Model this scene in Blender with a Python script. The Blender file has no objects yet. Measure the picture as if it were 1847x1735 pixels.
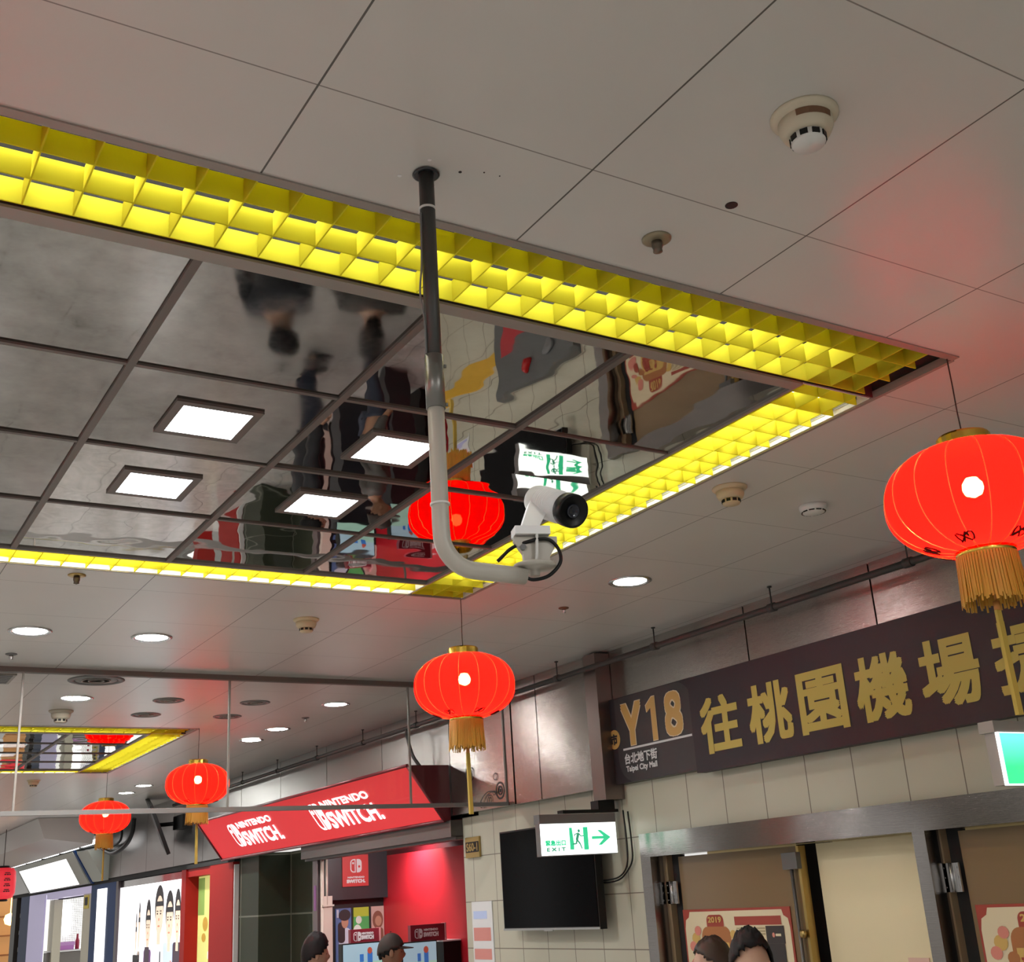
import bpy, bmesh, math, random
from mathutils import Vector, Matrix, noise as mnoise
random.seed(7)
C = bpy.context.scene.collection
S = bpy.context.scene
PI = math.pi
# ------------------------------------------------------------------ camera, world, exposure
CEIL = 3.31
FPX, IMW = 2114.689, 1847.0
cd = bpy.data.cameras.new('camera')
cam = bpy.data.objects.new('camera', cd); C.objects.link(cam)
cd.sensor_fit = 'HORIZONTAL'; cd.sensor_width = 36.0; cd.lens = FPX / IMW * 36.0
cd.clip_start = 0.05; cd.clip_end = 120
cam.matrix_world = Matrix(((0.85670369, -0.1214189, -0.50131451, 0.0),
                           (-0.51226011, -0.31408689, -0.7993366, 0.0),
                           (-0.06040175, 0.94159804, -0.33127746, 1.92), (0, 0, 0, 1)))
S.camera = cam
S.view_settings.view_transform = 'Standard'; S.view_settings.look = 'None'
S.view_settings.gamma = 1.0; S.view_settings.exposure = 0.0
S.view_settings.use_curve_mapping = False
S.cycles.use_denoising = True
S.cycles.sample_clamp_indirect = 4.0
S.cycles.caustics_reflective = False; S.cycles.caustics_refractive = False
S.cycles.max_bounces = 10; S.cycles.transparent_max_bounces = 16
W = bpy.data.worlds.new('world'); S.world = W; W.use_nodes = True
bg = W.node_tree.nodes['Background']; bg.inputs[0].default_value = (1.0, 0.975, 0.93, 1); bg.inputs[1].default_value = 0.8
DL = 400.0      # radiance of a round downlight
TUBE = 32.0     # radiance of a fluorescent tube

# ------------------------------------------------------------------ helpers: materials
_m = {}
def M(name, col, rough=0.5, metal=0.0, es=0.0, ecol=None, spec=0.5, trans=0.0):
    if name in _m: return _m[name]
    m = bpy.data.materials.new(name); m.use_nodes = True
    b = m.node_tree.nodes['Principled BSDF']
    b.inputs['Base Color'].default_value = (*col, 1); b.inputs['Roughness'].default_value = rough
    b.inputs['Metallic'].default_value = metal; b.inputs['Specular IOR Level'].default_value = spec
    if es:
        b.inputs['Emission Color'].default_value = (*(ecol or col), 1); b.inputs['Emission Strength'].default_value = es
    _m[name] = m
    return m
def N(m, t, **kw):
    n = m.node_tree.nodes.new(t)
    for k, v in kw.items(): setattr(n, k, v)
    return n
def L(m, a, b): m.node_tree.links.new(a, b)
def pos(m): return N(m, 'ShaderNodeNewGeometry').outputs['Position']
def math_(m, op, a, b=None, c=None):
    n = N(m, 'ShaderNodeMath', operation=op)
    for i, v in enumerate((a, b, c)):
        if v is None: continue
        if isinstance(v, (int, float)): n.inputs[i].default_value = v
        else: L(m, v, n.inputs[i])
    return n.outputs[0]
def mixc(m, f, a, b):
    n = N(m, 'ShaderNodeMix', data_type='RGBA')
    if isinstance(f, (int, float)): n.inputs[0].default_value = f
    else: L(m, f, n.inputs[0])
    for i, v in ((6, a), (7, b)):
        if isinstance(v, tuple): n.inputs[i].default_value = (*v, 1)
        else: L(m, v, n.inputs[i])
    return n.outputs[2]
def noise(m, scale, detail=4, stretch=None, rough=0.55):
    n = N(m, 'ShaderNodeTexNoise'); n.inputs['Scale'].default_value = scale; n.inputs['Detail'].default_value = detail
    n.inputs['Roughness'].default_value = rough
    if stretch:
        v = N(m, 'ShaderNodeVectorMath', operation='MULTIPLY'); L(m, pos(m), v.inputs[0]); v.inputs[1].default_value = stretch
        L(m, v.outputs[0], n.inputs['Vector'])
    else: L(m, pos(m), n.inputs['Vector'])
    return n.outputs['Fac']
def ramp(m, f, a, b, lo, hi):
    n = N(m, 'ShaderNodeMapRange'); L(m, f, n.inputs[0])
    for i, v in zip((1, 2, 3, 4), (a, b, lo, hi)): n.inputs[i].default_value = v
    return n.outputs[0]
def bump(m, h, strength, dist=0.01):
    b = N(m, 'ShaderNodeBump'); b.inputs['Strength'].default_value = strength; b.inputs['Distance'].default_value = dist
    L(m, h, b.inputs['Height']); L(m, b.outputs[0], m.node_tree.nodes['Principled BSDF'].inputs['Normal'])
def P(m): return m.node_tree.nodes['Principled BSDF'].inputs
def grid_mask(m, axes):
    """1 on the joint lines; axes = [(component, offset, pitch, half width)]"""
    sep = N(m, 'ShaderNodeSeparateXYZ'); L(m, pos(m), sep.inputs[0])
    out = None
    for comp, off, pitch, hw in axes:
        a = math_(m, 'ADD', sep.outputs[comp], -off + 100 * pitch)
        p = math_(m, 'PINGPONG', a, pitch / 2)
        k = math_(m, 'LESS_THAN', p, hw)
        out = k if out is None else math_(m, 'MAXIMUM', out, k)
    return out
# ceiling panels: off-white enamelled metal, open joints
m_ceil = M('ceiling_panel', (0.62, 0.585, 0.54), 0.29, spec=0.55)
base = mixc(m_ceil, ramp(m_ceil, noise(m_ceil, 1.3, 3), 0.25, 0.8, 0, 1), (0.595, 0.575, 0.54), (0.66, 0.64, 0.605))
msk = grid_mask(m_ceil, [(0, 0.672, 0.6, 0.0021)]); msk2 = grid_mask(m_ceil, [(1, 1.64, 0.6, 0.0016)])
L(m_ceil, mixc(m_ceil, msk, mixc(m_ceil, msk2, base, (0.24, 0.22, 0.20)), (0.10, 0.09, 0.08)), P(m_ceil)['Base Color'])
bump(m_ceil, noise(m_ceil, 1.2, 1), 0.10, 0.02)
# cream wall tile
m_tile = M('cream_wall_tile', (0.6, 0.55, 0.45), 0.3)
msk = grid_mask(m_tile, [(1, 5.0, 0.312, 0.003), (2, 2.19, 0.31, 0.003)])
base = mixc(m_tile, noise(m_tile, 2.2, 3), (0.46, 0.44, 0.345), (0.52, 0.50, 0.40))
L(m_tile, mixc(m_tile, msk, base, (0.16, 0.13, 0.10)), P(m_tile)['Base Color'])
m_green = M('green_wall_tile', (0.10, 0.12, 0.09), 0.45, spec=0.12)
msk = grid_mask(m_green, [(1, 12.36, 0.6, 0.012), (2, 1.86, 0.6, 0.008)])
L(m_green, mixc(m_green, msk, (0.045, 0.053, 0.037), (0.2, 0.21, 0.17)), P(m_green)['Base Color'])
# brushed stainless steel
def steel(name, col, rough, stretch, strength):
    m = M(name, col, rough, 1.0)
    b1 = N(m, 'ShaderNodeBump'); b1.inputs['Strength'].default_value = strength; b1.inputs['Distance'].default_value = 0.004
    L(m, noise(m, 9, 5, stretch), b1.inputs['Height'])
    b2 = N(m, 'ShaderNodeBump'); b2.inputs['Strength'].default_value = 0.35; b2.inputs['Distance'].default_value = 0.03
    L(m, noise(m, 1.3, 1), b2.inputs['Height']); L(m, b1.outputs[0], b2.inputs['Normal'])
    L(m, b2.outputs[0], P(m)['Normal'])
    return m
m_steel = steel('brushed_steel', (0.36, 0.33, 0.31), 0.22, (1, 1, 60), 0.25)
m_steel3 = steel('toned_down_steel', (0.27, 0.26, 0.25), 0.34, (1, 1, 60), 0.2)  # same cladding steel, darkened to hold down the downlights' glare
m_steel2 = steel('polished_steel', (0.29, 0.27, 0.262), 0.13, (1, 1, 40), 0.12)
m_post = steel('brown_steel', (0.25, 0.195, 0.18), 0.35, (40, 40, 1), 0.2)
# mirror panels
def mirror(name, r0, r1, wav):
    m = M(name, (0.62, 0.60, 0.57), 0.05, 1.0)
    n1 = noise(m, 5, 8, None, 0.7)
    L(m, mixc(m, ramp(m, n1, 0.3, 0.75, 0, 1), ((0.24, 0.235, 0.22) if r1 > 0.05 else (0.50, 0.485, 0.46)), ((0.44, 0.43, 0.41) if r1 > 0.05 else (0.64, 0.62, 0.59))), P(m)['Base Color'])
    L(m, ramp(m, n1, 0.3, 0.7, r0, r1), P(m)['Roughness'])
    bump(m, noise(m, 2.6, 2), wav, 0.02)
    return m
m_mirror = mirror('mirror_panel', 0.008, 0.03, 0.13)
m_mirror_worn = mirror('worn_mirror_panel', 0.02, 0.11, 0.12)
m_tbar = M('brown_grey_metal', (0.15, 0.125, 0.11), 0.5, 0.2)
m_trim = M('grey_metal_trim', (0.30, 0.27, 0.24), 0.45, 0.2)
m_dark = M('dark_void', (0.012, 0.012, 0.012), 0.8)
m_refl = M('grey_reflector', (0.42, 0.44, 0.44), 0.4)
m_white = M('white_enamel', (0.8, 0.8, 0.8), 0.4)
m_tube = M('fluorescent_tube', (1, 1, 1), 0.4, es=TUBE, ecol=(1.0, 0.97, 0.86))
# yellow translucent louvre plastic
m_yel = bpy.data.materials.new('yellow_plastic'); m_yel.use_nodes = True
nt = m_yel.node_tree; nt.nodes.clear()
out = nt.nodes.new('ShaderNodeOutputMaterial'); d = nt.nodes.new('ShaderNodeBsdfDiffuse'); t = nt.nodes.new('ShaderNodeBsdfTranslucent')
mx = nt.nodes.new('ShaderNodeMixShader'); mx.inputs[0].default_value = 0.42
d.inputs[0].default_value = (0.90, 0.84, 0.06, 1); t.inputs[0].default_value = (0.86, 0.80, 0.03, 1)
nt.links.new(d.outputs[0], mx.inputs[1]); nt.links.new(t.outputs[0], mx.inputs[2]); nt.links.new(mx.outputs[0], out.inputs[0])
# lantern cloth: red, lets the bulb's light through
def cloth(name, dcol, tcol, seethru, f=0.75):
    m = bpy.data.materials.new(name); m.use_nodes = True
    nt = m.node_tree; nt.nodes.clear()
    out = nt.nodes.new('ShaderNodeOutputMaterial'); d = nt.nodes.new('ShaderNodeBsdfDiffuse'); t = nt.nodes.new('ShaderNodeBsdfTranslucent')
    tr = nt.nodes.new('ShaderNodeBsdfRefraction'); tr.inputs['IOR'].default_value = 1.0; tr.inputs['Roughness'].default_value = 0.012; tr.inputs[0].default_value = (1, 0.55, 0.3, 1)
    mx = nt.nodes.new('ShaderNodeMixShader'); mx.inputs[0].default_value = f
    m2 = nt.nodes.new('ShaderNodeMixShader'); m2.inputs[0].default_value = seethru
    d.inputs[0].default_value = (*dcol, 1); t.inputs[0].default_value = (*tcol, 1)
    nt.links.new(d.outputs[0], mx.inputs[1]); nt.links.new(t.outputs[0], mx.inputs[2])
    rf = nt.nodes.new('ShaderNodeBsdfRefraction'); rf.inputs['IOR'].default_value = 1.0; rf.inputs['Roughness'].default_value = 0.36; rf.inputs[0].default_value = (1, 0.34, 0.05, 1)
    m3 = nt.nodes.new('ShaderNodeMixShader'); m3.inputs[0].default_value = 0.014; nt.links.new(mx.outputs[0], m3.inputs[1]); nt.links.new(rf.outputs[0], m3.inputs[2])
    nt.links.new(m3.outputs[0], m2.inputs[1]); nt.links.new(tr.outputs[0], m2.inputs[2]); nt.links.new(m2.outputs[0], out.inputs[0])
    return m
m_red_cloth = cloth('red_lantern_cloth', (0.70, 0.006, 0.005), (0.98, 0.0012, 0.0011), 0.012)
m_bulb = M('bulb', (1, 0.8, 0.5), 0.5, es=3200, ecol=(1.0, 0.68, 0.36))
m_gold = M('gold_foil', (0.72, 0.48, 0.08), 0.22, 1.0)
m_goldthread = M('gold_thread', (0.85, 0.55, 0.10), 0.35, 0.6)
m_fringe = M('gold_fringe', (0.62, 0.33, 0.04), 0.6)
m_tail = M('tail_ribbon', (0.55, 0.38, 0.07), 0.7)
m_cord = M('dark_cord', (0.05, 0.035, 0.03), 0.7)
m_redmotif = M('red_scroll', (0.06, 0.004, 0.004), 0.7, spec=0.1)
m_lamp2 = M('soft_diffuser', (1, 1, 1), 0.4, es=DL * 0.45, ecol=(1.0, 0.99, 0.97))
m_lamp = M('lit_diffuser', (1, 1, 1), 0.4, es=DL, ecol=(1.0, 0.99, 0.97))
m_sq = M('square_lens', (1, 1, 1), 0.4, es=14, ecol=(0.92, 0.96, 1.0))
m_chrome = M('satin_chrome', (0.6, 0.6, 0.6), 0.25, 1.0)
m_grille = M('grey_grille', (0.16, 0.16, 0.16), 0.5)
m_cream = M('yellowed_plastic', (0.62, 0.49, 0.30), 0.45)
m_offwhite = M('offwhite_plastic', (0.72, 0.71, 0.68), 0.4)
m_brown = M('brown_stain', (0.16, 0.08, 0.04), 0.7)
m_brass = M('brass', (0.45, 0.32, 0.12), 0.3, 1.0)
m_black = M('black_plastic', (0.006, 0.006, 0.006), 0.4, spec=0.25)
m_blackg = M('black_gloss', (0.008, 0.008, 0.009), 0.08)
m_pipe_dark = M('dark_grey_pipe', (0.05, 0.05, 0.047), 0.45, 0.2)
m_pipe_white = M('greyish_white_pipe', (0.47, 0.44, 0.385), 0.4)
m_ink = M('dark_ink', (0.02, 0.018, 0.018), 0.6)
m_sign = M('dark_grey_sign', (0.027, 0.024, 0.030), 0.5, spec=0.25)
m_sign2 = M('mid_grey_sign', (0.048, 0.045, 0.048), 0.5, spec=0.25)
m_signyel = M('sign_yellow', (0.52, 0.39, 0.075), 0.5)
m_signor = M('sign_orange', (0.60, 0.35, 0.10), 0.5)
m_signedge = M('sign_pale_orange', (0.75, 0.62, 0.42), 0.5)
m_signwhite = M('sign_white', (0.68, 0.68, 0.68), 0.5)
# ------------------------------------------------------------------ helpers: geometry
ORG = {}
class MB:
    def __init__(s): s.v = []; s.f = []; s.k = []; s.sm = []; s.mi = 0; s.smooth = False
    def face(s, idx): s.f.append(idx); s.k.append(s.mi); s.sm.append(s.smooth)
    def quad(s, *pts):
        b = len(s.v); s.v += [tuple(p) for p in pts]; s.face(tuple(range(b, b + len(pts))))
    def box(s, x0, x1, y0, y1, z0, z1): return s.hexa([(x0,y0,z0),(x1,y0,z0),(x1,y1,z0),(x0,y1,z0)], [(x0,y0,z1),(x1,y0,z1),(x1,y1,z1),(x0,y1,z1)])
    def hexa(s, lo, hi):
        b = len(s.v); s.v += [tuple(p) for p in lo] + [tuple(p) for p in hi]; n = len(lo)
        s.face(tuple(b + i for i in reversed(range(n)))); s.face(tuple(b + n + i for i in range(n)))
        for i in range(n):
            j = (i + 1) % n; s.face((b + i, b + j, b + n + j, b + n + i))
        return s
    def obox(s, c, ax, ay, az):
        c, ax, ay, az = map(Vector, (c, ax, ay, az))
        lo = [c + ax * i + ay * j - az for i, j in ((-1,-1),(1,-1),(1,1),(-1,1))]
        return s.hexa(lo, [p + az * 2 for p in lo])
    def tube(s, pts, r, n=10, closed=False, cap=True):
        pts = [Vector(p) for p in pts]; m = len(pts); rings = []; prev = None
        rr = r if isinstance(r, (list, tuple)) else [r] * m
        sm = s.smooth; s.smooth = True
        for i, p in enumerate(pts):
            if closed: t = (pts[(i + 1) % m] - pts[i - 1]).normalized()
            else: t = (pts[min(i + 1, m - 1)] - pts[max(i - 1, 0)]).normalized()
            if prev is None:
                a = Vector((0, 0, 1)) if abs(t.z) < 0.9 else Vector((1, 0, 0)); u = t.cross(a).normalized()
            else: u = (prev - t * prev.dot(t)).normalized()
            prev = u; w = t.cross(u); b = len(s.v)
            for k in range(n):
                q = 2 * PI * k / n; s.v.append(tuple(p + (u * math.cos(q) + w * math.sin(q)) * rr[i]))
            rings.append(b)
        for i in range(m if closed else m - 1):
            a, b = rings[i], rings[(i + 1) % m]
            for k in range(n):
                l = (k + 1) % n; s.face((a + k, a + l, b + l, b + k))
        s.smooth = sm
        if cap and not closed:
            s.face(tuple(rings[0] + k for k in reversed(range(n)))); s.face(tuple(rings[-1] + k for k in range(n)))
        return s
    def lathe(s, prof, c=(0, 0, 0), n=24, axis=None, smooth=True):
        c = Vector(c); sm = s.smooth; s.smooth = smooth
        if axis is None: u, w, a = Vector((1,0,0)), Vector((0,1,0)), Vector((0,0,1))
        else:
            a = Vector(axis).normalized(); h = Vector((0,0,1)) if abs(a.z) < 0.9 else Vector((1,0,0)); u = a.cross(h).normalized(); w = a.cross(u)
        rings = []
        for r, z in prof:
            b = len(s.v)
            for k in range(n):
                q = 2 * PI * k / n; s.v.append(tuple(c + a * z + (u * math.cos(q) + w * math.sin(q)) * max(r, 1e-5)))
            rings.append(b)
        for a_, b_ in zip(rings, rings[1:]):
            for k in range(n):
                l = (k + 1) % n; s.face((a_ + k, a_ + l, b_ + l, b_ + k))
        s.smooth = False
        for rr, i in ((rings[0], 0), (rings[-1], -1)):
            if prof[i][0] > 1e-4: s.face(tuple(rr + k for k in (range(n) if i else reversed(range(n)))))
        s.smooth = sm
        return s
    def build(s, name, mat, parent=None, loc=None):
        me = bpy.data.meshes.new(name); o = (Vector(loc) if loc is not None else (ORG[parent.name] if parent is not None else Vector((0, 0, 0))))
        me.from_pydata([tuple(Vector(p) - o) for p in s.v], [], s.f)
        mats = mat if isinstance(mat, (list, tuple)) else [mat]
        for m in mats: me.materials.append(m)
        me.polygons.foreach_set('material_index', s.k); me.polygons.foreach_set('use_smooth', s.sm); me.update()
        bm = bmesh.new(); bm.from_mesh(me); bmesh.ops.recalc_face_normals(bm, faces=bm.faces); bm.to_mesh(me); bm.free()
        ob = bpy.data.objects.new(name, me); C.objects.link(ob)
        if parent is not None: ob.parent = parent; ORG[ob.name] = o
        else: ob.location = o; ORG[ob.name] = o
        return ob
class D2:
    """flat drawing on a board: u along right, v along up, in metres"""
    def __init__(s, o, right, up): s.o, s.r, s.u = Vector(o), Vector(right).normalized(), Vector(up).normalized(); s.n = s.r.cross(s.u); s.mb = MB()
    def pt(s, u, v, l): return s.o + s.r * u + s.u * v + s.n * (0.0012 * l)
    k = 0
    def poly(s, pts, l=1, mi=0):
        s.mb.mi = mi; s.k += 1; l = l + 0.04 * s.k; s.mb.quad(*[s.pt(u, v, l) for u, v in pts]); return s
    def rect(s, u0, v0, u1, v1, l=1, mi=0): return s.poly([(u0,v0),(u1,v0),(u1,v1),(u0,v1)], l, mi)
    def ell(s, u, v, a, b, l=1, mi=0, n=20, q0=0, q1=2 * PI):
        full = abs(q1 - q0 - 2 * PI) < 1e-6
        return s.poly([(u + a * math.cos(q0 + (q1 - q0) * k / (n if full else n - 1)), v + b * math.sin(q0 + (q1 - q0) * k / (n if full else n - 1))) for k in range(n)], l, mi)
    def ring(s, u, v, r, w, l=1, mi=0, n=24, q0=0, q1=2 * PI):
        for k in range(n):
            a, b = q0 + (q1 - q0) * k / n, q0 + (q1 - q0) * (k + 1) / n
            s.poly([(u + q * math.cos(t), v + q * math.sin(t)) for q, t in ((r - w, a), (r, a), (r, b), (r - w, b))], l, mi)
        return s
    def rr(s, u0, v0, u1, v1, c, l=1, mi=0, tl=1, tr=1, bl=1, br=1):
        pts = []
        for cu, cv, q, on in ((u1 - c, v1 - c, 0, tr), (u0 + c, v1 - c, PI / 2, tl), (u0 + c, v0 + c, PI, bl), (u1 - c, v0 + c, 1.5 * PI, br)):
            if on: pts += [(cu + c * math.cos(q + k * PI / 12), cv + c * math.sin(q + k * PI / 12)) for k in range(7)]
            else: pts.append((cu + (c if q in (0, 1.5 * PI) else -c), cv + (c if q in (0, PI / 2) else -c)))
        return s.poly(pts, l, mi)
    def seg(s, a, b, w, l=1, mi=0):
        a, b = Vector(a), Vector(b); t = (b - a).normalized(); p = Vector((-t.y, t.x)) * w / 2
        return s.poly([tuple(a + p), tuple(a - p), tuple(b - p), tuple(b + p)], l, mi)
    def build(s, *a): return s.mb.build(*a)
def text(name, st, mat, parent, c, right, up, h, w=None, bold=0.0, lift=0.002):
    """lettering as a mesh centred at c, h high (and w wide if given); bold = extra stroke width in metres"""
    cu = bpy.data.curves.new(name, 'FONT'); cu.body = st; cu.size = 1.0; cu.resolution_u = 3
    to = bpy.data.objects.new(name + '_t', cu); C.objects.link(to)
    dg = bpy.context.evaluated_depsgraph_get(); dg.update()
    me = bpy.data.meshes.new_from_object(to.evaluated_get(dg)); bpy.data.objects.remove(to); bpy.data.curves.remove(cu)
    vs = [v.co.copy() for v in me.vertices]; fs = [tuple(p.vertices) for p in me.polygons]; bpy.data.meshes.remove(me)
    xs = [v.x for v in vs]; ys = [v.y for v in vs]
    x0, x1, y0, y1 = min(xs), max(xs), min(ys), max(ys)
    h -= bold; w = w - bold if w else None
    sy = h / (y1 - y0); sx = (w / (x1 - x0)) if w else sy
    r, u = Vector(right).normalized(), Vector(up).normalized(); n = r.cross(u)
    c = Vector(c); mb = MB(); sh = [(0, 0)]
    if bold: sh += [(a * bold / 2, b * bold / 2) for a, b in ((-1,-1),(1,-1),(1,1),(-1,1),(0,1),(0,-1),(1,0),(-1,0))]
    for k, (a, b) in enumerate(sh):
        o = len(mb.v)
        mb.v += [tuple(c + r * ((v.x - (x0 + x1) / 2) * sx + a) + u * ((v.y - (y0 + y1) / 2) * sy + b) + n * (lift + k * 0.00005)) for v in vs]
        for f in fs: mb.face(tuple(o + q for q in f))
    return mb.build(name, mat, parent)
def tag(o, label, cat, group=None, kind=None):
    o['label'] = label; o['category'] = cat
    if group: o['group'] = group
    if kind: o['kind'] = kind
    return o
def smooth(pts, n=6):
    p = [Vector(q) for q in pts]; p = [p[0] * 2 - p[1]] + p + [p[-1] * 2 - p[-2]]; out = []
    for i in range(1, len(p) - 2):
        for k in range(n):
            t = k / n; a, b, c, d = p[i - 1:i + 3]
            out.append(0.5 * ((2 * b) + (c - a) * t + (2 * a - 5 * b + 4 * c - d) * t * t + (3 * b - a - 3 * c + d) * t ** 3))
    return out + [p[-2]]
def thing(name, label, cat, loc=(0, 0, 0), group=None, rz=0.0):
    o = bpy.data.objects.new(name, None); C.objects.link(o); o.location = loc; o.rotation_euler = (0, 0, rz); o.empty_display_size = 0.1
    ORG[o.name] = Vector(loc)
    return tag(o, label, cat, group)
def struct(o, label, cat): return tag(o, label, cat, None, 'structure')
def dup(root, loc, label, group=None):
    r = root.copy(); C.objects.link(r); r.location = loc; r['label'] = label
    if group: r['group'] = group
    for ch in list(root.children):
        c = ch.copy(); C.objects.link(c); c.parent = r
        for g in ch.children:
            q = g.copy(); C.objects.link(q); q.parent = c
    ORG[r.name] = Vector(loc)
    return r
RW = ((0, -1, 0), (0, 0, 1))      # right and up on things that face the hall from the right wall
FW = ((1, 0, 0), (0, 0, 1))       # right and up on things that face the camera end of the hall

# ------------------------------------------------------------------ the setting
mb = MB(); mb.box(-9, 6.2, -9, 36, -0.1, 0.0)
m_floor = M('grey_stone_floor', (0.3, 0.28, 0.26), 0.22)
msk = grid_mask(m_floor, [(0, 0.3, 0.6, 0.003), (1, 0.2, 0.6, 0.003)])
base = mixc(m_floor, ramp(m_floor, noise(m_floor, 7, 10, None, 0.75), 0.35, 0.65, 0, 1), (0.36, 0.35, 0.33), (0.54, 0.525, 0.50))
L(m_floor, mixc(m_floor, msk, base, (0.12, 0.11, 0.10)), P(m_floor)['Base Color'])
struct(mb.build('floor', m_floor), 'grey stone floor of the underground mall', 'floor')
RINGS = ((-0.25, 2.775, 1.942, 4.96), (-0.25, 2.79, 9.37, 12.45))
mb = MB()
cx = [-9, -0.25, 2.775, 4.38]
ys = [-9, 1.942, 4.96, 9.37, 12.45, 36]
for j in range(5):
    for i in range(3):
        if i == 1 and j in (1, 3): continue
        mb.box(cx[i], cx[i + 1], ys[j], ys[j + 1], CEIL, CEIL + 0.02)
struct(mb.build('ceiling', m_ceil), 'off-white metal panel ceiling with square joints', 'ceiling')
mb = MB(); mb.box(-9, 5.2, -9, 36, 3.62, 3.7)
struct(mb.build('ceiling_slab', m_dark), 'dark slab above the panel ceiling', 'ceiling')
# right wall: tiled parts, with openings for two doors and the shops
mb = MB()
for y0, y1, z0, z1 in ((-9, 1.75, 0, 3.31), (1.75, 5.70, 2.12, 3.31), (5.70, 7.95, 0, 3.31), (3.67, 3.73, 0, 2.12)):
    mb.box(4.36, 4.52, y0, y1, z0, z1)
struct(mb.build('wall_right', m_tile), 'cream tiled wall along the right of the hall', 'wall')
mb = MB(); mb.box(4.36, 4.75, 12.40, 13.02, 0, 2.48); mb.box(4.70, 4.78, 10.93, 12.40, 0, 2.48)
struct(mb.build('wall_green', m_green), 'dark green tiled wall between red shop front and red frame', 'wall')
mb = MB(); mb.box(4.36, 4.52, 7.95, 10.9, 2.5, 3.31); mb.box(4.36, 4.52, 10.9, 36, 2.48, 3.31)
struct(mb.build('wall_above_shops', m_tile), 'wall above the shop fronts', 'wall')
# unseen columns added opposite, spaced to vary reflections in the steel
mb = MB()
for y in (-4, 1, 6, 11, 16, 21, 26): mb.box(-7.2, -6.2, y, y + 1.6, 0, 3.31)
struct(mb.build('reflected_columns', m_tile), 'unseen tiled columns added opposite to vary the steel reflections', 'wall')
# steel cladding above the wall
mb = MB()
for y0, y1 in ((6.035, 6.70), (6.71, 7.03), (7.05, 7.95)): mb.box(4.28, 4.36, y0, y1, 2.49, CEIL)
mb.mi = 1
for y0, y1 in ((7.96, 9.15), (9.16, 10.35), (10.36, 11.55), (11.56, 12.75), (12.76, 14.1), (14.11, 15.3), (15.31, 16.6), (16.61, 18.0), (18.01, 20.0), (20.01, 27)): mb.box(4.28, 4.36, y0, y1, 2.49, CEIL)
struct(mb.build('trim_1', [m_steel, m_steel3]), 'brushed steel cladding panels above the tiled wall', 'cladding')
mb = MB()
for y0, y1 in ((-9, 1.3), (1.31, 2.55), (2.56, 3.745), (3.755, 4.64), (4.65, 5.895)): mb.box(4.33, 4.36, y0, y1, 2.50, CEIL)
struct(mb.build('trim_2', m_steel), 'brushed steel cladding behind the large yellow lettered sign', 'cladding')
mb = MB(); mb.box(4.22, 4.359, 5.90, 6.03, 2.415, 3.297); mb.box(4.215, 4.222, 5.895, 5.90, 2.415, 3.297)
struct(mb.build('trim_3', m_post), 'brown steel post between the two stretches of steel cladding', 'post')
mb = MB(); mb.box(4.295, 4.36, 13.0, 27, 2.43, 2.489); mb.box(4.50, 4.52, 13.03, 27, 2.3, 2.48)  # rear strip added to stop background light coming through the gap
struct(mb.build('trim_5', m_dark), 'dark band under the steel cladding above the far shops', 'trim')
# doors
m_bronze = M('brown_door_laminate', (0.22, 0.145, 0.075), 0.14)
m_creamleaf = M('cream_door_leaf', (0.88, 0.75, 0.48), 0.45)
m_brownjamb = M('brown_jamb', (0.24, 0.17, 0.10), 0.4)
def hinge(y, z, parent):
    mb = MB(); mb.box(4.40, 4.41, y - 0.045, y + 0.045, z - 0.06, z + 0.06); mb.tube([(4.395, y - 0.005, z - 0.06), (4.395, y - 0.005, z + 0.06)], 0.007, 8)
    for dy in (-0.035, 0.032):
        for dz in (-0.04, 0, 0.04): mb.lathe([(0.004, 0), (0.004, 0.002)], (4.398, y + dy, z + dz), 8, (-1, 0, 0))
    h = mb.build('hinge', m_chrome, parent)
    h['label'] = 'steel hinge'
def doorway(n, yl, yr, label):
    d = thing('door_%d' % n, label, 'door', (4.4, (yl + yr) / 2, 0)); d['kind'] = 'structure'
    mb = MB(); mb.box(4.31, 4.45, yr - 0.07, (yl + 0.035) if n == 1 else (yl - 0.08), 2.07, 2.20)
    if n == 1: mb.box(4.31, 4.45, yl - 0.055, yl + 0.035, 0, 2.07)
    mb.box(4.31, 4.45, yr - 0.07, yr, 0, 2.07)
    mb.build('frame', m_steel2, d)
    mb = MB(); mb.box(4.44, 4.47, yl - 0.17, yl - 0.075, 0, 2.07); mb.build('gap_shade', m_dark, d)  # dark sheet standing in for the shade in the hinge gap
    mb = MB(); mb.box(4.40, 4.449, yl - 0.09, yl - 0.002, 0, 2.07); mb.build('brown_jamb', m_brownjamb, d)
    mb = MB(); mb.box(4.425, 4.465, yl - 1.13, yl - 0.165, 0.01, 2.06)
    leaf = mb.build('leaf', m_bronze, d)
    mb = MB(); mb.box(4.42, 4.468, yl - 1.135, yl - 1.118, 0.01, 2.06); mb.build('edge_strip', m_brass, leaf)
    hinge(yl - 0.11, 1.87, d); hinge(yl - 0.11, 0.35, d)
    return d, leaf
d1, leaf1 = doorway(1, 5.70, 3.735, 'left doorway with steel frame, brown leaf and cream leaf')
mb = MB(); mb.box(4.50, 4.53, 3.75, 4.52, 0.01, 2.065); c1 = mb.build('cream_leaf', m_creamleaf, d1); c1['label'] = 'cream painted leaf'
mb = MB(); mb.box(4.56, 4.58, 4.48, 4.72, 0.0, 2.07); mb.build('dark_gap', m_dark, d1)
mb = MB(); mb.box(4.393, 4.425, 4.56, 4.665, 1.95, 2.03); mb.tube([(4.405, 4.615, 1.95), (4.405, 4.615, 0.6)], 0.009, 8)
mb.build('panic_rod', M('dull_grey_metal', (0.13, 0.125, 0.12), 0.4, 0.5), leaf1)
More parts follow.
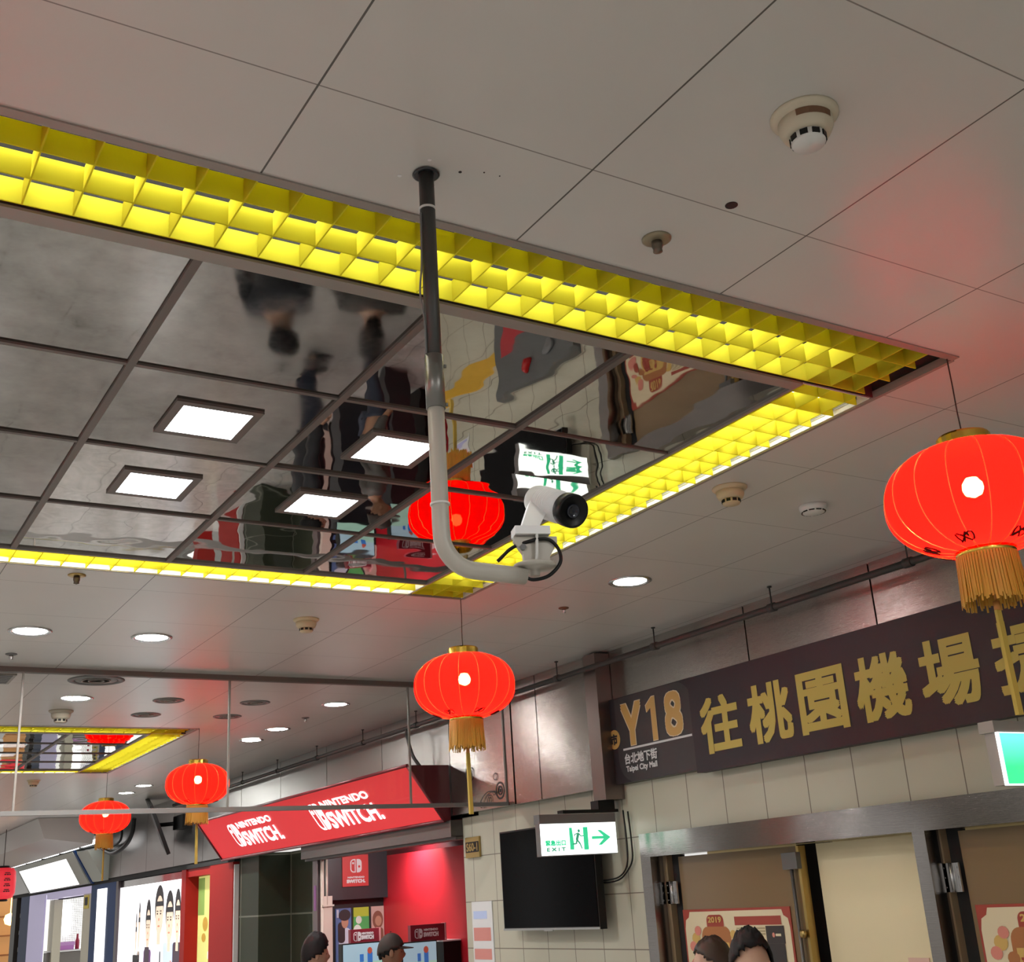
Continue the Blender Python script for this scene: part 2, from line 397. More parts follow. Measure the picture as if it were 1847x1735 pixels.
mb = MB(); mb.lathe([(0.012, 0), (0.012, 0.012), (0.02, 0.018), (0.02, 0.03), (0.008, 0.036)], (4.425, 4.59, 1.645), 14, (-1, 0, 0)); mb.build('knob', m_brass, leaf1)
d2, leaf2 = doorway(2, 3.745, 1.80, 'right doorway with brown jamb beside a wide hinge gap')
# shallow room behind the doors
mb = MB(); mb.box(5.2, 5.25, 1.5, 6.2, 0, 2.6); struct(mb.build('wall_behind_doors', m_creamleaf), 'cream wall behind the doorways', 'wall')

# ------------------------------------------------------------------ mirrored ceilings with yellow louvre strips
def louvre(name_label, run, a0, a1, w0, w1, blades, inner_hi, tubes, cross0, cross1, trims, tubew):
    """one strip. run 'x': cells repeat along X from a0 to a1, width in Y from w0 to w1. blades: positions across the strip of the long blades."""
    mid = ((a0 + a1) / 2, (w0 + w1) / 2, CEIL) if run == 'x' else ((w0 + w1) / 2, (a0 + a1) / 2, CEIL)
    t = thing('louvre_light', name_label, 'ceiling light', mid, 'yellow louvre lights round the mirrored ceilings')
    def bx(mb, p0, p1, q0, q1, z0, z1):
        if run == 'x': mb.box(p0, p1, q0, q1, z0, z1)
        else: mb.box(q0, q1, p0, p1, z0, z1)
    mb = MB()
    bx(mb, a0, a1, w0, w0 + 0.003, CEIL + 0.001, CEIL + 0.17); bx(mb, a0, a1, w1 - 0.003, w1, CEIL + 0.001, CEIL + 0.17)
    bx(mb, a0, a0 + 0.003, w0, w1, CEIL + 0.001, CEIL + 0.17); bx(mb, a1 - 0.003, a1, w0, w1, CEIL + 0.001, CEIL + 0.17)
    mb.build('housing', m_dark if inner_hi else m_white, t)
    mb = MB(); bx(mb, a0, a1, w0, w1, CEIL + 0.17, CEIL + 0.18); mb.build('back_plate', m_dark, t)
    mb = MB()
    for q in blades: bx(mb, cross0, cross1, q - 0.0017, q + 0.0017, CEIL - 0.001, CEIL + 0.055)
    lo, hi = w0 + 0.004, w1 - 0.004
    if inner_hi: hi = max(blades) + 0.002
    else: lo = min(blades) - 0.002
    k = cross0 + 0.002
    x = 0.275 + 0.1 * math.ceil((cross0 - 0.275) / 0.1) if run == 'x' else cross0 + 0.05
    while x < cross1 - 0.002:
        bx(mb, x - 0.0017, x + 0.0017, lo, hi, CEIL - 0.0005, CEIL + 0.0545); x += 0.1
    mb.build('louvre_grid', m_yel, t)
    for (b0, b1), tubew in [(q, w) for q in tubes for w in (tubew if isinstance(tubew, tuple) else (tubew,))]:
        mb = MB()
        p = [(b0, tubew, CEIL + 0.094), (b1, tubew, CEIL + 0.094)] if run == 'x' else [(tubew, b0, CEIL + 0.088), (tubew, b1, CEIL + 0.088)]
        mb.tube(p, 0.012, 10); mb.build('fluorescent_tube', m_tube, t)
    if not inner_hi:
        mb = MB(); bx(mb, a0 + 0.05, a1 - 0.05, w1 - 0.0045, w1 - 0.003, CEIL + 0.017, CEIL + 0.06)
        mb.mi = 1
        for k in range(3): bx(mb, a0 + 0.05, a1 - 0.05, w1 - 0.005, w1 - 0.004, CEIL + 0.021 + k * 0.012, CEIL + 0.026 + k * 0.012)
        mb.build('reflector', [m_refl, m_grille], t)
    if trims:
        mb = MB()
        for r in trims: mb.box(*r)
        mb.build('trim', m_trim, t)
    return t
def ring(x0, x1, y0, y1, where, nx=4):
    mx0, mx1, my0, my1 = x0 + 0.305, x1 - 0.305, y0 + 0.373, y1 - 0.215
    z = CEIL
    tl = lambda a, b: [(a + 0.02 + i * (b - a) / 2, a - 0.02 + (i + 1) * (b - a) / 2) for i in range(2)]
    louvre('yellow louvre strip along the near edge of the ' + where, 'x', x0, x1, y0 + 0.025, y0 + 0.328, [y0 + 0.113, y0 + 0.213, y0 + 0.313], True,
           tl(x0 + 0.3, x1 - 0.32), x0 + 0.03, x1 - 0.055,
           [(x0 - 0.025, x1, y0, y0 + 0.025, z - 0.004, z + 0.02), (mx0 - 0.02, mx1, y0 + 0.328, my0, z - 0.006, z + 0.02)], y0 + 0.2)
    louvre('yellow louvre strip along the right edge of the ' + where, 'y', y0 + 0.335, y1, x1 - 0.295, x1 - 0.006, [x1 - 0.285, x1 - 0.175, x1 - 0.065], False,
           tl(y0 + 0.45, y1 - 0.3), y0 + 0.34, y1 - 0.02, [(x1 - 0.006, x1 + 0.008, y0 + 0.025, y1, z - 0.004, z + 0.02), (mx1 - 0.004, mx1 + 0.008, my0 - 0.04, my1, z - 0.004, z + 0.01)], (x1 - 0.05, x1 - 0.205))  # inner tube row added out of sight to brighten the yellow blades
    louvre('yellow louvre strip along the far edge of the ' + where, 'x', x0 + 0.3, x1 - 0.298, y1 - 0.205, y1 - 0.006, [y1 - 0.19, y1 - 0.085], False,
           tl(x0 + 0.32, x1 - 0.34), x0 + 0.3, x1 - 0.30, [(x0, x1, y1 - 0.006, y1 + 0.006, z - 0.004, z + 0.02), (mx0, mx1, my1 - 0.004, my1 + 0.008, z - 0.004, z + 0.01)], (y1 - 0.04, y1 - 0.12))  # inner tubes added, hidden behind the blades, for brighter yellow
    louvre('yellow louvre strip along the left edge of the ' + where, 'y', y0 + 0.335, y1, x0 + 0.006, x0 + 0.295, [x0 + 0.065, x0 + 0.175, x0 + 0.285], True,
           tl(y0 + 0.45, y1 - 0.3), y0 + 0.34, y1 - 0.02, [(x0 - 0.008, x0 + 0.006, y0 + 0.025, y1, z - 0.004, z + 0.02)], x0 + 0.125)
    t = thing('mirror_ceiling', where + ', square mirror panels in brown metal bars', 'mirror ceiling', ((x0 + x1) / 2, (y0 + y1) / 2, CEIL))
    xs = [mx0 + i * (mx1 - mx0) / nx for i in range(nx + 1)]; ysx = [my0 + j * (my1 - my0) / 4 for j in range(5)]
    for i in range(nx):
        for j in range(4):
            ta, tb = random.uniform(-0.004, 0.004), random.uniform(-0.004, 0.004)
            if where.startswith('near') and i == 2 and j in (1, 2): ta, tb = (0.006, 0.0) if j == 1 else (-0.004, 0.0)
            mb = MB(); c = ((xs[i] + xs[i + 1]) / 2, (ysx[j] + ysx[j + 1]) / 2)
            zz = lambda x, y: CEIL + 0.006 + (x - c[0]) * tb + (y - c[1]) * ta
            q = [(xs[i], ysx[j]), (xs[i + 1], ysx[j]), (xs[i + 1], ysx[j + 1]), (xs[i], ysx[j + 1])]
            if where.startswith('near') and i == 3 and j == 1:      # dented panel: bent across the middle
                ym = 3.30; zn = CEIL + 0.006 - (ym - ysx[j]) * 0.019
                for (ya, za), (yb, zb) in (((ysx[j], zn), (ym, CEIL + 0.006)), ((ym, CEIL + 0.006), (ysx[j + 1], CEIL + 0.006))):
                    lo = [(xs[i], ya, za), (xs[i + 1], ya, za), (xs[i + 1], yb, zb), (xs[i], yb, zb)]
                    mb.hexa(lo, [(x, y, z + 0.006) for x, y, z in lo])
            else: mb.hexa([(x, y, zz(x, y)) for x, y in q], [(x, y, zz(x, y) + 0.006) for x, y in q])
            worn = (i == 0) or (i == 1 and j < 2) or (where.startswith('far') and i < 2)
            mb.build('mirror_panel', m_mirror_worn if worn else m_mirror, t)
    mb = MB()
    for x in xs[1:-1]: mb.box(x - 0.011, x + 0.011, my0, my1, CEIL - 0.003, CEIL + 0.02)
    for y in ysx[1:-1]:
        for i in range(nx): mb.box(xs[i] + (0.011 if i else 0), xs[i + 1] - (0.011 if i < nx - 1 else 0), y - 0.008, y + 0.008, CEIL - 0.001, CEIL + 0.02)
    mb.build('grid_bars', m_tbar, t)
    mb = MB(); mb.box(mx0, mx1, my0, my1, CEIL + 0.03, CEIL + 0.04); mb.build('backing', m_dark, t)
    return xs, ysx
ring(*RINGS[0], 'near mirrored ceiling')
ring(*RINGS[1], 'far mirrored ceiling')
# ------------------------------------------------------------------ square downlights in the mirrors
def square_light(x, y, label, far=False):
    t = thing('square_downlight', label, 'downlight', (x, y, CEIL), 'square downlights set in the mirror panels')
    a, b = 0.13, 0.103; mb = MB(); z0, z1 = CEIL - 0.002, CEIL + 0.012
    for q in ((x - a, x + a, y - a, y - b), (x - a, x + a, y + b, y + a), (x - a, x - b, y - b, y + b), (x + b, x + a, y - b, y + b)): mb.box(*q, z0, z1)
    mb.build('frame', m_tbar, t)
    mb = MB(); mb.box(x - b, x + b, y - b, y + b, CEIL - 0.002, CEIL + 0.004); ln = mb.build('lens', m_sq, t)
    return t
square_light(0.965, 3.235, 'square light nearest to the camera pole, left of it, in the second mirror row')
square_light(0.965, 3.845, 'lit square light left of the pole, lower left of the four')
square_light(1.58, 3.24, 'square light half hidden behind the camera pole')
square_light(1.575, 3.845, 'square light between lower left square light and red lantern reflection')
square_light(0.965, 10.9, 'square light in the far mirrored ceiling, nearer one')
square_light(0.965, 11.5, 'square light in the far mirrored ceiling, farther one')
# ------------------------------------------------------------------ round downlights, detectors, sprinklers
def downlight(x, y, label, lit=True, r=0.095, lamp=None):
    t = thing('downlight' if lit else 'recessed_fitting', label, 'downlight', (x, y, CEIL), 'lit round downlights' if lit else 'unlit round ceiling fittings')
    mb = MB(); mb.lathe([(r * 0.86, 0.0), (r * 0.86, -0.004), (r * 1.02, -0.007), (r * 1.12, -0.003), (r * 1.12, 0.0)], (x, y, CEIL), 32)
    mb.build('rim', m_chrome if lit else m_grille, t)
    mb = MB()
    if lit: mb.lathe([(r * 0.86, -0.001), (r * 0.8, -0.003), (r * 0.4, -0.006), (0, -0.007)], (x, y, CEIL), 28); mb.build('diffuser', lamp or m_lamp, t)
    else:
        mb.lathe([(r * 0.86, -0.001), (r * 0.8, -0.003), (0, -0.003)], (x, y, CEIL), 28); mb.build('baffle', m_grille, t)
        mb = MB()
        for q in (0.3, 0.55): mb.lathe([(r * q - 0.004, -0.003), (r * q - 0.004, -0.008), (r * q + 0.004, -0.008), (r * q + 0.004, -0.003)], (x, y, CEIL), 28)
        mb.build('grille_rings', m_trim, t)
    return t
downlight(0.971, 6.19, 'lit downlight left of two beyond the near mirrored ceiling')
downlight(1.576, 6.19, 'lit downlight right of two beyond the near mirrored ceiling')
downlight(3.396, 4.40, 'lit downlight near the right wall beside the louvre strip', lamp=M('dim_diffuser', (1, 1, 1), 0.4, es=DL * 0.12, ecol=(1.0, 0.99, 0.97)))
downlight(1.596, 8.12, 'lit downlight behind the glass curtain, left, above the cream detector')
downlight(3.414, 8.08, 'lit downlight behind the glass curtain nearest to the middle lantern', lamp=m_lamp2)
downlight(3.428, 9.33, 'lit downlight behind the glass, upper of the close pair', lamp=m_lamp2)
downlight(3.436, 10.0, 'lit downlight behind the glass, lower of the close pair', lamp=m_lamp2)
downlight(3.47, 13.7, 'small distant downlight left of the third lantern, upper one')
downlight(3.47, 14.5, 'small distant downlight left of the third lantern, lower one')
for i, (x, y) in enumerate(((1.57, -0.3), (1.57, -2.6), (-1.1, -2.6), (-3.5, -1.5), (-1.1, 0.4), (-1.1, 3.4), (-1.1, 6.4), (-3.5, 1.5), (-3.5, 4.5), (-3.5, 7.5), (-1.1, 9.5), (-3.5, 11), (0.97, 14.5), (1.6, 17), (-1.1, 17), (1.6, 21), (-1.1, 14))):  # unseen lamps continuing the ceiling's pattern, added to light the floor
    downlight(x, y, 'added downlight outside the picture, lighting the floor')
downlight(2.196, 8.106, 'unlit round fitting behind the glass, upper left of four', False)
downlight(2.207, 8.743, 'unlit round fitting behind the glass, lower left of four', False)
downlight(2.807, 8.099, 'unlit round fitting behind the glass, upper right of four', False)
downlight(2.814, 8.74, 'unlit round fitting behind a glass panel joint, lower right of four', False)
downlight(1.574, 7.46, 'wide dark round air vent just behind the glass curtain', False, 0.15)
t = thing('air_vent', 'square dark air vent at the left end of the glass curtain', 'vent', (0.95, 7.5, CEIL))
mb = MB(); mb.box(0.80, 1.10, 7.35, 7.65, CEIL - 0.008, CEIL); mb.build('frame', m_trim, t)
mb = MB(); 
for i in range(6): mb.box(0.82, 1.08, 7.37 + i * 0.045, 7.40 + i * 0.045, CEIL - 0.012, CEIL - 0.007)
mb.build('slats', m_grille, t)
def detector(x, y, label, mat, s=1.0, stain=False, slim=False):
    t = thing('smoke_detector', label, 'smoke detector', (x, y, CEIL))
    c = (x, y, CEIL); mb = MB()
    if slim:
        mb.lathe([(0.055, 0), (0.055, -0.012), (0.05, -0.022), (0.042, -0.03), (0, -0.031)], c, 28); b = mb.build('housing', mat, t)
        mb = MB()
        for k in range(10):
            q = 2 * PI * k / 10; mb.obox((x + 0.0455 * math.cos(q), y + 0.0455 * math.sin(q), CEIL - 0.027), (-0.011 * math.sin(q), 0.011 * math.cos(q), 0), (0.002 * math.cos(q), 0.002 * math.sin(q), 0), (0, 0, 0.002))
        mb.build('vent_slots', m_black, b); return t
    mb.lathe([(0.066 * s, 0), (0.066 * s, -0.005 * s), (0.06 * s, -0.011 * s), (0.053 * s, -0.013 * s), (0.053 * s, -0.015 * s)], c, 32); mb.build('base_plate', mat, t)
    mb = MB(); mb.lathe([(0.053 * s, -0.012 * s), (0.052 * s, -0.03 * s), (0.046 * s, -0.043 * s), (0.036 * s, -0.047 * s), (0.034 * s, -0.047 * s)], c, 32); b = mb.build('housing', mat, t)
    if stain:
        mb = MB()
        for k in range(9):
            q0, q1 = math.radians(205 + k * 9), math.radians(205 + (k + 1) * 9)
            mb.quad(*[(x + rr * s * math.cos(q), y + rr * s * math.sin(q), CEIL + zz * s) for rr, q, zz in ((0.0536, q0, -0.015), (0.0536, q1, -0.015), (0.0526, q1, -0.029), (0.0526, q0, -0.029))])
        mb.build('brown_sticker', m_brown, b)
    mb = MB(); mb.lathe([(0.034 * s, -0.045 * s), (0.033 * s, -0.062 * s), (0.031 * s, -0.066 * s), (0, -0.067 * s)], c, 28); h = mb.build('chamber', m_offwhite if stain else mat, t)
    mb = MB()
    for k in range(9):
        q = 2 * PI * k / 9 + 0.2
        mb.obox((x + 0.0335 * s * math.cos(q), y + 0.0335 * s * math.sin(q), CEIL - 0.0545 * s), (-0.0075 * s * math.sin(q), 0.0075 * s * math.cos(q), 0), (0.0015 * s * math.cos(q), 0.0015 * s * math.sin(q), 0), (0, 0, 0.0055 * s))
    mb.build('openings', m_black, h)
    return t
detector(1.545, 1.31, 'cream smoke detector with brown sticker on near ceiling panel', M('aged_cream', (0.60, 0.53, 0.40), 0.45), 1.0, True)
detector(2.92, 3.12, 'yellowed smoke detector beside right louvre strip', m_cream)
detector(2.20, 5.58, 'yellowed smoke detector left of the middle red lantern', m_cream)
detector(1.60, 8.65, 'greyish smoke detector behind glass curtain above far louvre', M('grey_cream', (0.42, 0.37, 0.29), 0.5), 1.25)
detector(2.2, 13.1, 'small brown smoke detector beyond the far mirrored ceiling', m_cream)
detector(3.40, 3.17, 'slim white smoke detector between louvre strip and large lantern', m_offwhite, slim=True)
def sprinkler(x, y, label, mat, s=1.0):
    t = thing('sprinkler', label, 'sprinkler', (x, y, CEIL), 'ceiling sprinklers')
    c = (x, y, CEIL); mb = MB(); mb.lathe([(0.034 * s, 0), (0.034 * s, -0.003), (0.028 * s, -0.006), (0.012 * s, -0.008)], c, 24); mb.build('escutcheon', mat, t)
    mb = MB(); mb.lathe([(0.012 * s, -0.006), (0.013 * s, -0.02 * s), (0.010 * s, -0.028 * s), (0.011 * s, -0.034 * s), (0, -0.038 * s)], c, 16); mb.build('head', m_chrome if s < 1 else M('dull_bronze', (0.16, 0.13, 0.10), 0.4, 0.7), t)
    return t
m_olive = M('olive_metal', (0.30, 0.26, 0.17), 0.4, 0.4)
sprinkler(1.56, 1.80, 'sprinkler on the near panel above the louvre strip', m_olive)
sprinkler(0.965, 5.07, 'brass sprinkler beyond the far left of the near louvre', m_brass, 1.1)
sprinkler(3.385, 4.97, 'small sprinkler left of the post, beside the right downlight', m_brown, 0.8)
sprinkler(0.977, 6.78, 'dark sprinkler in front of the glass curtain at far left', m_grille, 0.9)
sprinkler(3.43, 8.72, 'small sprinkler behind the glass curtain beside bright downlights', m_grille, 0.9)
mb = MB(); mb.lathe([(0.014, 0), (0.014, -0.0012)], (1.625, 1.616, CEIL), 24); tag(mb.build('ceiling_hole', m_dark, None, (1.625, 1.616, CEIL)), 'round black hole in the near ceiling panel beside the sprinkler', 'hole')
for i, (px, py, r, w) in enumerate(((0.925, 1.83, 0.0045, 1), (0.955, 1.755, 0.0042, 1), (1.006, 1.835, 0.0025, 1), (1.03, 1.765, 0.0035, 0), (1.075, 1.745, 0.0018, 0), (1.11, 1.742, 0.0016, 0))):
    mb = MB(); mb.lathe([(r, 0), (r, -0.001)], (px, py, CEIL), 14)
    tag(mb.build('screw_hole', m_white if w else m_dark, None, (px, py, CEIL)), 'tiny white disc painting light through a screw hole round the pole' if w else 'tiny dark screw hole in the panel right of the pole', 'screw hole', 'white discs painting light through holes round the pole' if w else 'dark screw holes right of the pole')  # white discs paint the light showing through the holes
# ------------------------------------------------------------------ camera pole and security camera
PX, PY = 0.97, 1.80
t = thing('camera_pole', 'bent metal pole hanging from ceiling, dark above and white below', 'pole', (PX, PY, CEIL))
mb = MB(); mb.tube([(PX, PY, CEIL + 0.01), (PX, PY, 2.80)], 0.0156, 20); up = mb.build('upper_pipe', m_pipe_dark, t); up['label'] = 'dark grey upper pipe'
mb = MB(); pts = [(PX, PY, 2.80), (PX, PY, 2.56)]
for k in range(1, 9):
    q = PI / 2 * k / 8; pts.append((PX + 0.065 * (1 - math.cos(q)), PY, 2.545 - 0.065 * math.sin(q)))
pts += [(PX + 0.12, PY, 2.479), (PX + 0.172, PY, 2.478)]
mb.tube(pts, 0.0162, 20); mb.build('lower_pipe', m_pipe_white, t)['label'] = 'whitish lower pipe with bend'
mb = MB(); mb.lathe([(0.0165, 0.0), (0.026, -0.001), (0.028, -0.004), (0.024, -0.006), (0.0165, -0.004)], (PX, PY, CEIL), 28); mb.build('ceiling_ring', M('black_rubber', (0.02, 0.022, 0.025), 0.25), t)
mb = MB(); mb.lathe([(0.0163, 0.055), (0.0185, 0.055), (0.0185, -0.055), (0.0163, -0.055)], (PX, PY, 2.845), 24)
for z in (2.88, 2.80):
    mb.lathe([(0.004, 0), (0.004, 0.006)], (PX + 0.0175, PY - 0.004, z), 8, (0.9, -0.4, 0))
mb.build('sleeve', M('galvanised', (0.22, 0.215, 0.2), 0.38, 0.8), t)
for z in (3.225, 2.895, 2.60):
    mb = MB(); mb.lathe([(0.0168, 0.002), (0.0182, 0.002), (0.0182, -0.002), (0.0168, -0.002)], (PX, PY, z), 24); mb.build('cable_tie', m_offwhite, t)
mb = MB(); mb.tube(smooth([(PX - 0.018, PY - 0.004, 3.21), (PX - 0.020, PY - 0.004, 3.10), (PX - 0.025, PY - 0.002, 3.03), (PX - 0.019, PY - 0.004, 2.97), (PX - 0.018, PY - 0.004, 2.90)]), 0.002, 6)
mb.build('thin_cable', m_grille, t)
t = thing('security_camera', 'white bullet security camera with black front on end of pole', 'security camera', (PX + 0.18, PY, 2.50))
CR, CU, CB = Vector((0.8567, -0.5123, -0.0604)), Vector((-0.1214, -0.3141, 0.9416)), Vector((-0.5013, -0.7993, -0.3313))
fc = Vector((1.2415, 1.775, 2.612))
ax = (CR * 0.46 + CU * -0.13 + CB * 0.87).normalized()
rear = fc - ax * 0.14
mb = MB(); mb.lathe([(0.0, 0), (0.025, 0.001), (0.030, 0.007), (0.0315, 0.016), (0.032, 0.132)], rear, 40, ax)
for k in range(9):
    mb.lathe([(0.0318, 0.036 + k * 0.0075), (0.0329, 0.038 + k * 0.0075), (0.0318, 0.040 + k * 0.0075)], rear, 36, ax)
mb.build('body', m_white, t)
mb = MB(); mb.lathe([(0.0322, 0.128), (0.0336, 0.130), (0.0336, 0.152), (0.031, 0.155), (0.028, 0.150), (0, 0.149)], rear, 36, ax); lf = mb.build('front_cover', m_black, t)
mb = MB(); mb.lathe([(0.014, 0.149), (0.014, 0.154), (0.011, 0.155), (0.009, 0.151), (0, 0.152)], rear, 24, ax); mb.build('lens', M('lens_glass', (0.01, 0.012, 0.02), 0.03), lf)
mb = MB(); bx_ = Vector((0.85, -0.3, 0)).normalized(); by_ = Vector((0.3, 0.85, 0)).normalized(); zz = Vector((0, 0, 1))
tp_ = rear + ax * 0.03; b0 = Vector((PX + 0.190, PY + 0.006, 2.574))
mb.hexa([b0 - bx_ * 0.014 - by_ * 0.014, b0 + bx_ * 0.02 - by_ * 0.014, b0 + bx_ * 0.02 + by_ * 0.014, b0 - bx_ * 0.014 + by_ * 0.014], [tp_ - bx_ * 0.028 - by_ * 0.014, tp_ + bx_ * 0.018 - by_ * 0.014, tp_ + bx_ * 0.018 + by_ * 0.014, tp_ - bx_ * 0.028 + by_ * 0.014])
mb.build('neck', m_white, t)
mb = MB()
mb.obox((PX + 0.197, PY + 0.006, 2.568), bx_ * 0.034, by_ * 0.02, zz * 0.008)
mb.build('camera_foot', m_white, t)
mb = MB(); c0 = Vector((PX + 0.203, PY + 0.002, 2.53))
out_ = [(-0.042, 0.028), (0.042, 0.028), (0.042, 0.016), (0.026, -0.012), (0.024, -0.034), (-0.024, -0.034), (-0.026, -0.006), (-0.042, 0.018)]
mb.hexa([c0 + bx_ * a - by_ * 0.006 + zz * b for a, b in out_], [c0 + bx_ * a + by_ * 0.006 + zz * b for a, b in out_])
mb.build('bracket', m_pipe_white, t)
mb = MB(); mb.lathe([(0.040, 0), (0.042, -0.004), (0.032, -0.008), (0.010, -0.010), (0.009, -0.022)], (PX + 0.196, PY - 0.002, 2.502), 28); mb.build('base_disc', m_pipe_white, t)
mb = MB(); mb.tube([c0 + bx_ * -0.026 - by_ * 0.008 + zz * 0.006, c0 + bx_ * -0.026 - by_ * 0.012 + zz * 0.006], 0.006, 10); mb.build('bolt', m_grille, t)
mb = MB(); mb.tube(smooth([(PX + 0.172, PY, 2.478), (PX + 0.19, PY - 0.004, 2.472), (PX + 0.215, PY - 0.02, 2.478), (PX + 0.238, PY - 0.026, 2.503), (PX + 0.24, PY - 0.022, 2.53), (PX + 0.225, PY - 0.016, 2.55), (PX + 0.198, PY - 0.012, 2.55)]), 0.0036, 8)
mb.tube(smooth([(PX + 0.198, PY - 0.012, 2.55), (PX + 0.165, PY + 0.02, 2.54), (PX + 0.14, PY + 0.04, 2.515)]), 0.0036, 8)
mb.build('black_cable', m_black, t)
mb = MB(); mb.tube(smooth([c0 + bx_ * 0.002 - by_ * 0.012 + zz * 0.04, c0 + bx_ * 0.0 - by_ * 0.016 + zz * 0.015, c0 + bx_ * -0.002 - by_ * 0.014 - zz * 0.015, c0 + bx_ * -0.006 - by_ * 0.008 - zz * 0.03]), 0.003, 8); mb.build('white_cable', m_offwhite, t)
# ------------------------------------------------------------------ red lanterns
def lantern(label):
    t = thing('red_lantern', label, 'lantern', (0, 0, 0), 'round red lanterns hanging at the corners of the mirrored ceilings')
    mb = MB(); mb.tube([(0, 0, 0.0), (0.003, 0.002, -0.09), (-0.002, 0, -0.17), (0, 0, -0.25)], 0.0022, 6); mb.build('cord', m_cord, t)
    mb = MB(); mb.lathe([(0.062, -0.283), (0.066, -0.285), (0.074, -0.28), (0.074, -0.252), (0.070, -0.246), (0.062, -0.246), (0.060, -0.27), (0.0, -0.271)], (0, 0, 0), 28, None, False); mb.build('cap', m_gold, t)
    prof = []; R, H, n, zc = 0.245, 0.158, 2.25, -0.432
    for k in range(25):
        tt = -0.985 + 1.97 * k / 24; prof.append((R * (1 - abs(tt) ** n) ** (1 / n), zc + H * tt))
    mb = MB(); mb.smooth = True
    nseg = 64; rings = []
    for r, z in prof:
        b = len(mb.v)
        for k in range(nseg):
            q = 2 * PI * k / nseg; rr = r * (1 - 0.012 * (0.5 + 0.5 * math.cos(16 * q)))
            mb.v.append((rr * math.cos(q), rr * math.sin(q), z))
        rings.append(b)
    for a, b in zip(rings, rings[1:]):
        for k in range(nseg): mb.face((a + k, a + (k + 1) % nseg, b + (k + 1) % nseg, b + k))
    body = mb.build('cloth_body', m_red_cloth, t)
    mb = MB()
    for k in range(16):
        q = 2 * PI * k / 16; mb.tube([((r * 0.988 + 0.0008) * math.cos(q), (r * 0.988 + 0.0008) * math.sin(q), z) for r, z in prof], 0.0011, 5)
    mb.build('gold_ribs', m_goldthread, body)
    for k in range(6):
        mb = MB(); q = 2 * PI * k / 6 + 0.3
        def sp(a, tt): 
            r = R * (1 - abs(tt) ** n) ** (1 / n) * 1.003; return (r * math.cos(q + a), r * math.sin(q + a), zc + H * tt)
        pts = [sp(0.22 * math.cos(w) * (0.35 + 0.65 * w / 9), -0.86 + 0.05 * math.sin(2 * w)) for w in [i * 0.45 for i in range(20)]]
        mb.tube(pts, 0.003, 5)
        mb.build('scroll_motif', m_redmotif, body)
    mb = MB(); mb.lathe([(0.0, 0.031), (0.016, 0.027), (0.027, 0.012), (0.029, -0.003), (0.022, -0.020), (0.0, -0.03)], (0, 0, -0.40), 18); mb.build('bulb', m_bulb, t)
    mb = MB(); mb.lathe([(0.070, -0.575), (0.078, -0.578), (0.081, -0.59), (0.079, -0.606), (0.070, -0.606)], (0, 0, 0), 28); mb.build('bottom_band', m_gold, t)
    mb = MB()
    for ly in range(2):
        for k in range(64):
            q = 2 * PI * (k + 0.5 * ly) / 64; r = 0.081 - 0.004 * ly; l = 0.130 + random.uniform(-0.012, 0.012); w = 0.0031
            o_ = random.uniform(0.002, 0.010)
            p = lambda rr, s, z: (rr * math.cos(q) - s * math.sin(q), rr * math.sin(q) + s * math.cos(q), z)
            mb.hexa([p(r, -w, -0.598), p(r, w, -0.598), p(r - 0.002, w, -0.598), p(r - 0.002, -w, -0.598)],
                    [p(r + o_, -w * 0.8, -0.598 - l), p(r + o_, w * 0.8, -0.598 - l), p(r + o_ - 0.002, w * 0.8, -0.598 - l), p(r + o_ - 0.002, -w * 0.8, -0.598 - l)])
    mb.build('fringe', m_fringe, t)
    mb = MB(); mb.tube([(0, 0, -0.61), (0.001, 0, -0.73)], 0.0025, 6); mb.tube([(0.001, 0, -0.725), (0.001, 0, -0.75)], 0.009, 8); tl_ = mb.build('knot', M('orange_knot', (0.6, 0.25, 0.06), 0.6), t)
    mb = MB(); mb.hexa([(-0.009, -0.004, -0.75), (0.010, -0.004, -0.75), (0.010, 0.004, -0.75), (-0.009, 0.004, -0.75)], [(-0.006, -0.006, -1.03), (0.014, -0.006, -1.03), (0.014, 0.006, -1.03), (-0.006, 0.006, -1.03)]); mb.build('tail_tassel', m_tail, t)
    return t
la = lantern('largest red lantern, hanging at the right corner of near louvre strip'); la.location = (2.748, 1.965, CEIL)
G = la['group']
dup(la, (2.765, 4.958, CEIL), 'red lantern in the middle, left of the dark lettered sign', G).rotation_euler = (0, 0, 0.17)
dup(la, (2.79, 9.37, CEIL), 'red lantern behind the glass curtain, above the lit red shop sign', G).rotation_euler = (0, 0, 0.4)
dup(la, (2.79, 12.46, CEIL), 'smallest round red lantern, crossed by the bottom bar of the glass curtain', G).rotation_euler = (0, 0, 0.9)
dup(la, (-0.24, 1.965, CEIL), 'red lantern at the left corner of the near louvre strip, outside the picture', G)
dup(la, (-0.24, 4.958, CEIL), 'red lantern at the far left corner of near mirrored ceiling, outside the picture', G)
dup(la, (-0.24, 9.37, CEIL), 'red lantern at the left corner of far mirrored ceiling, outside the picture', G)
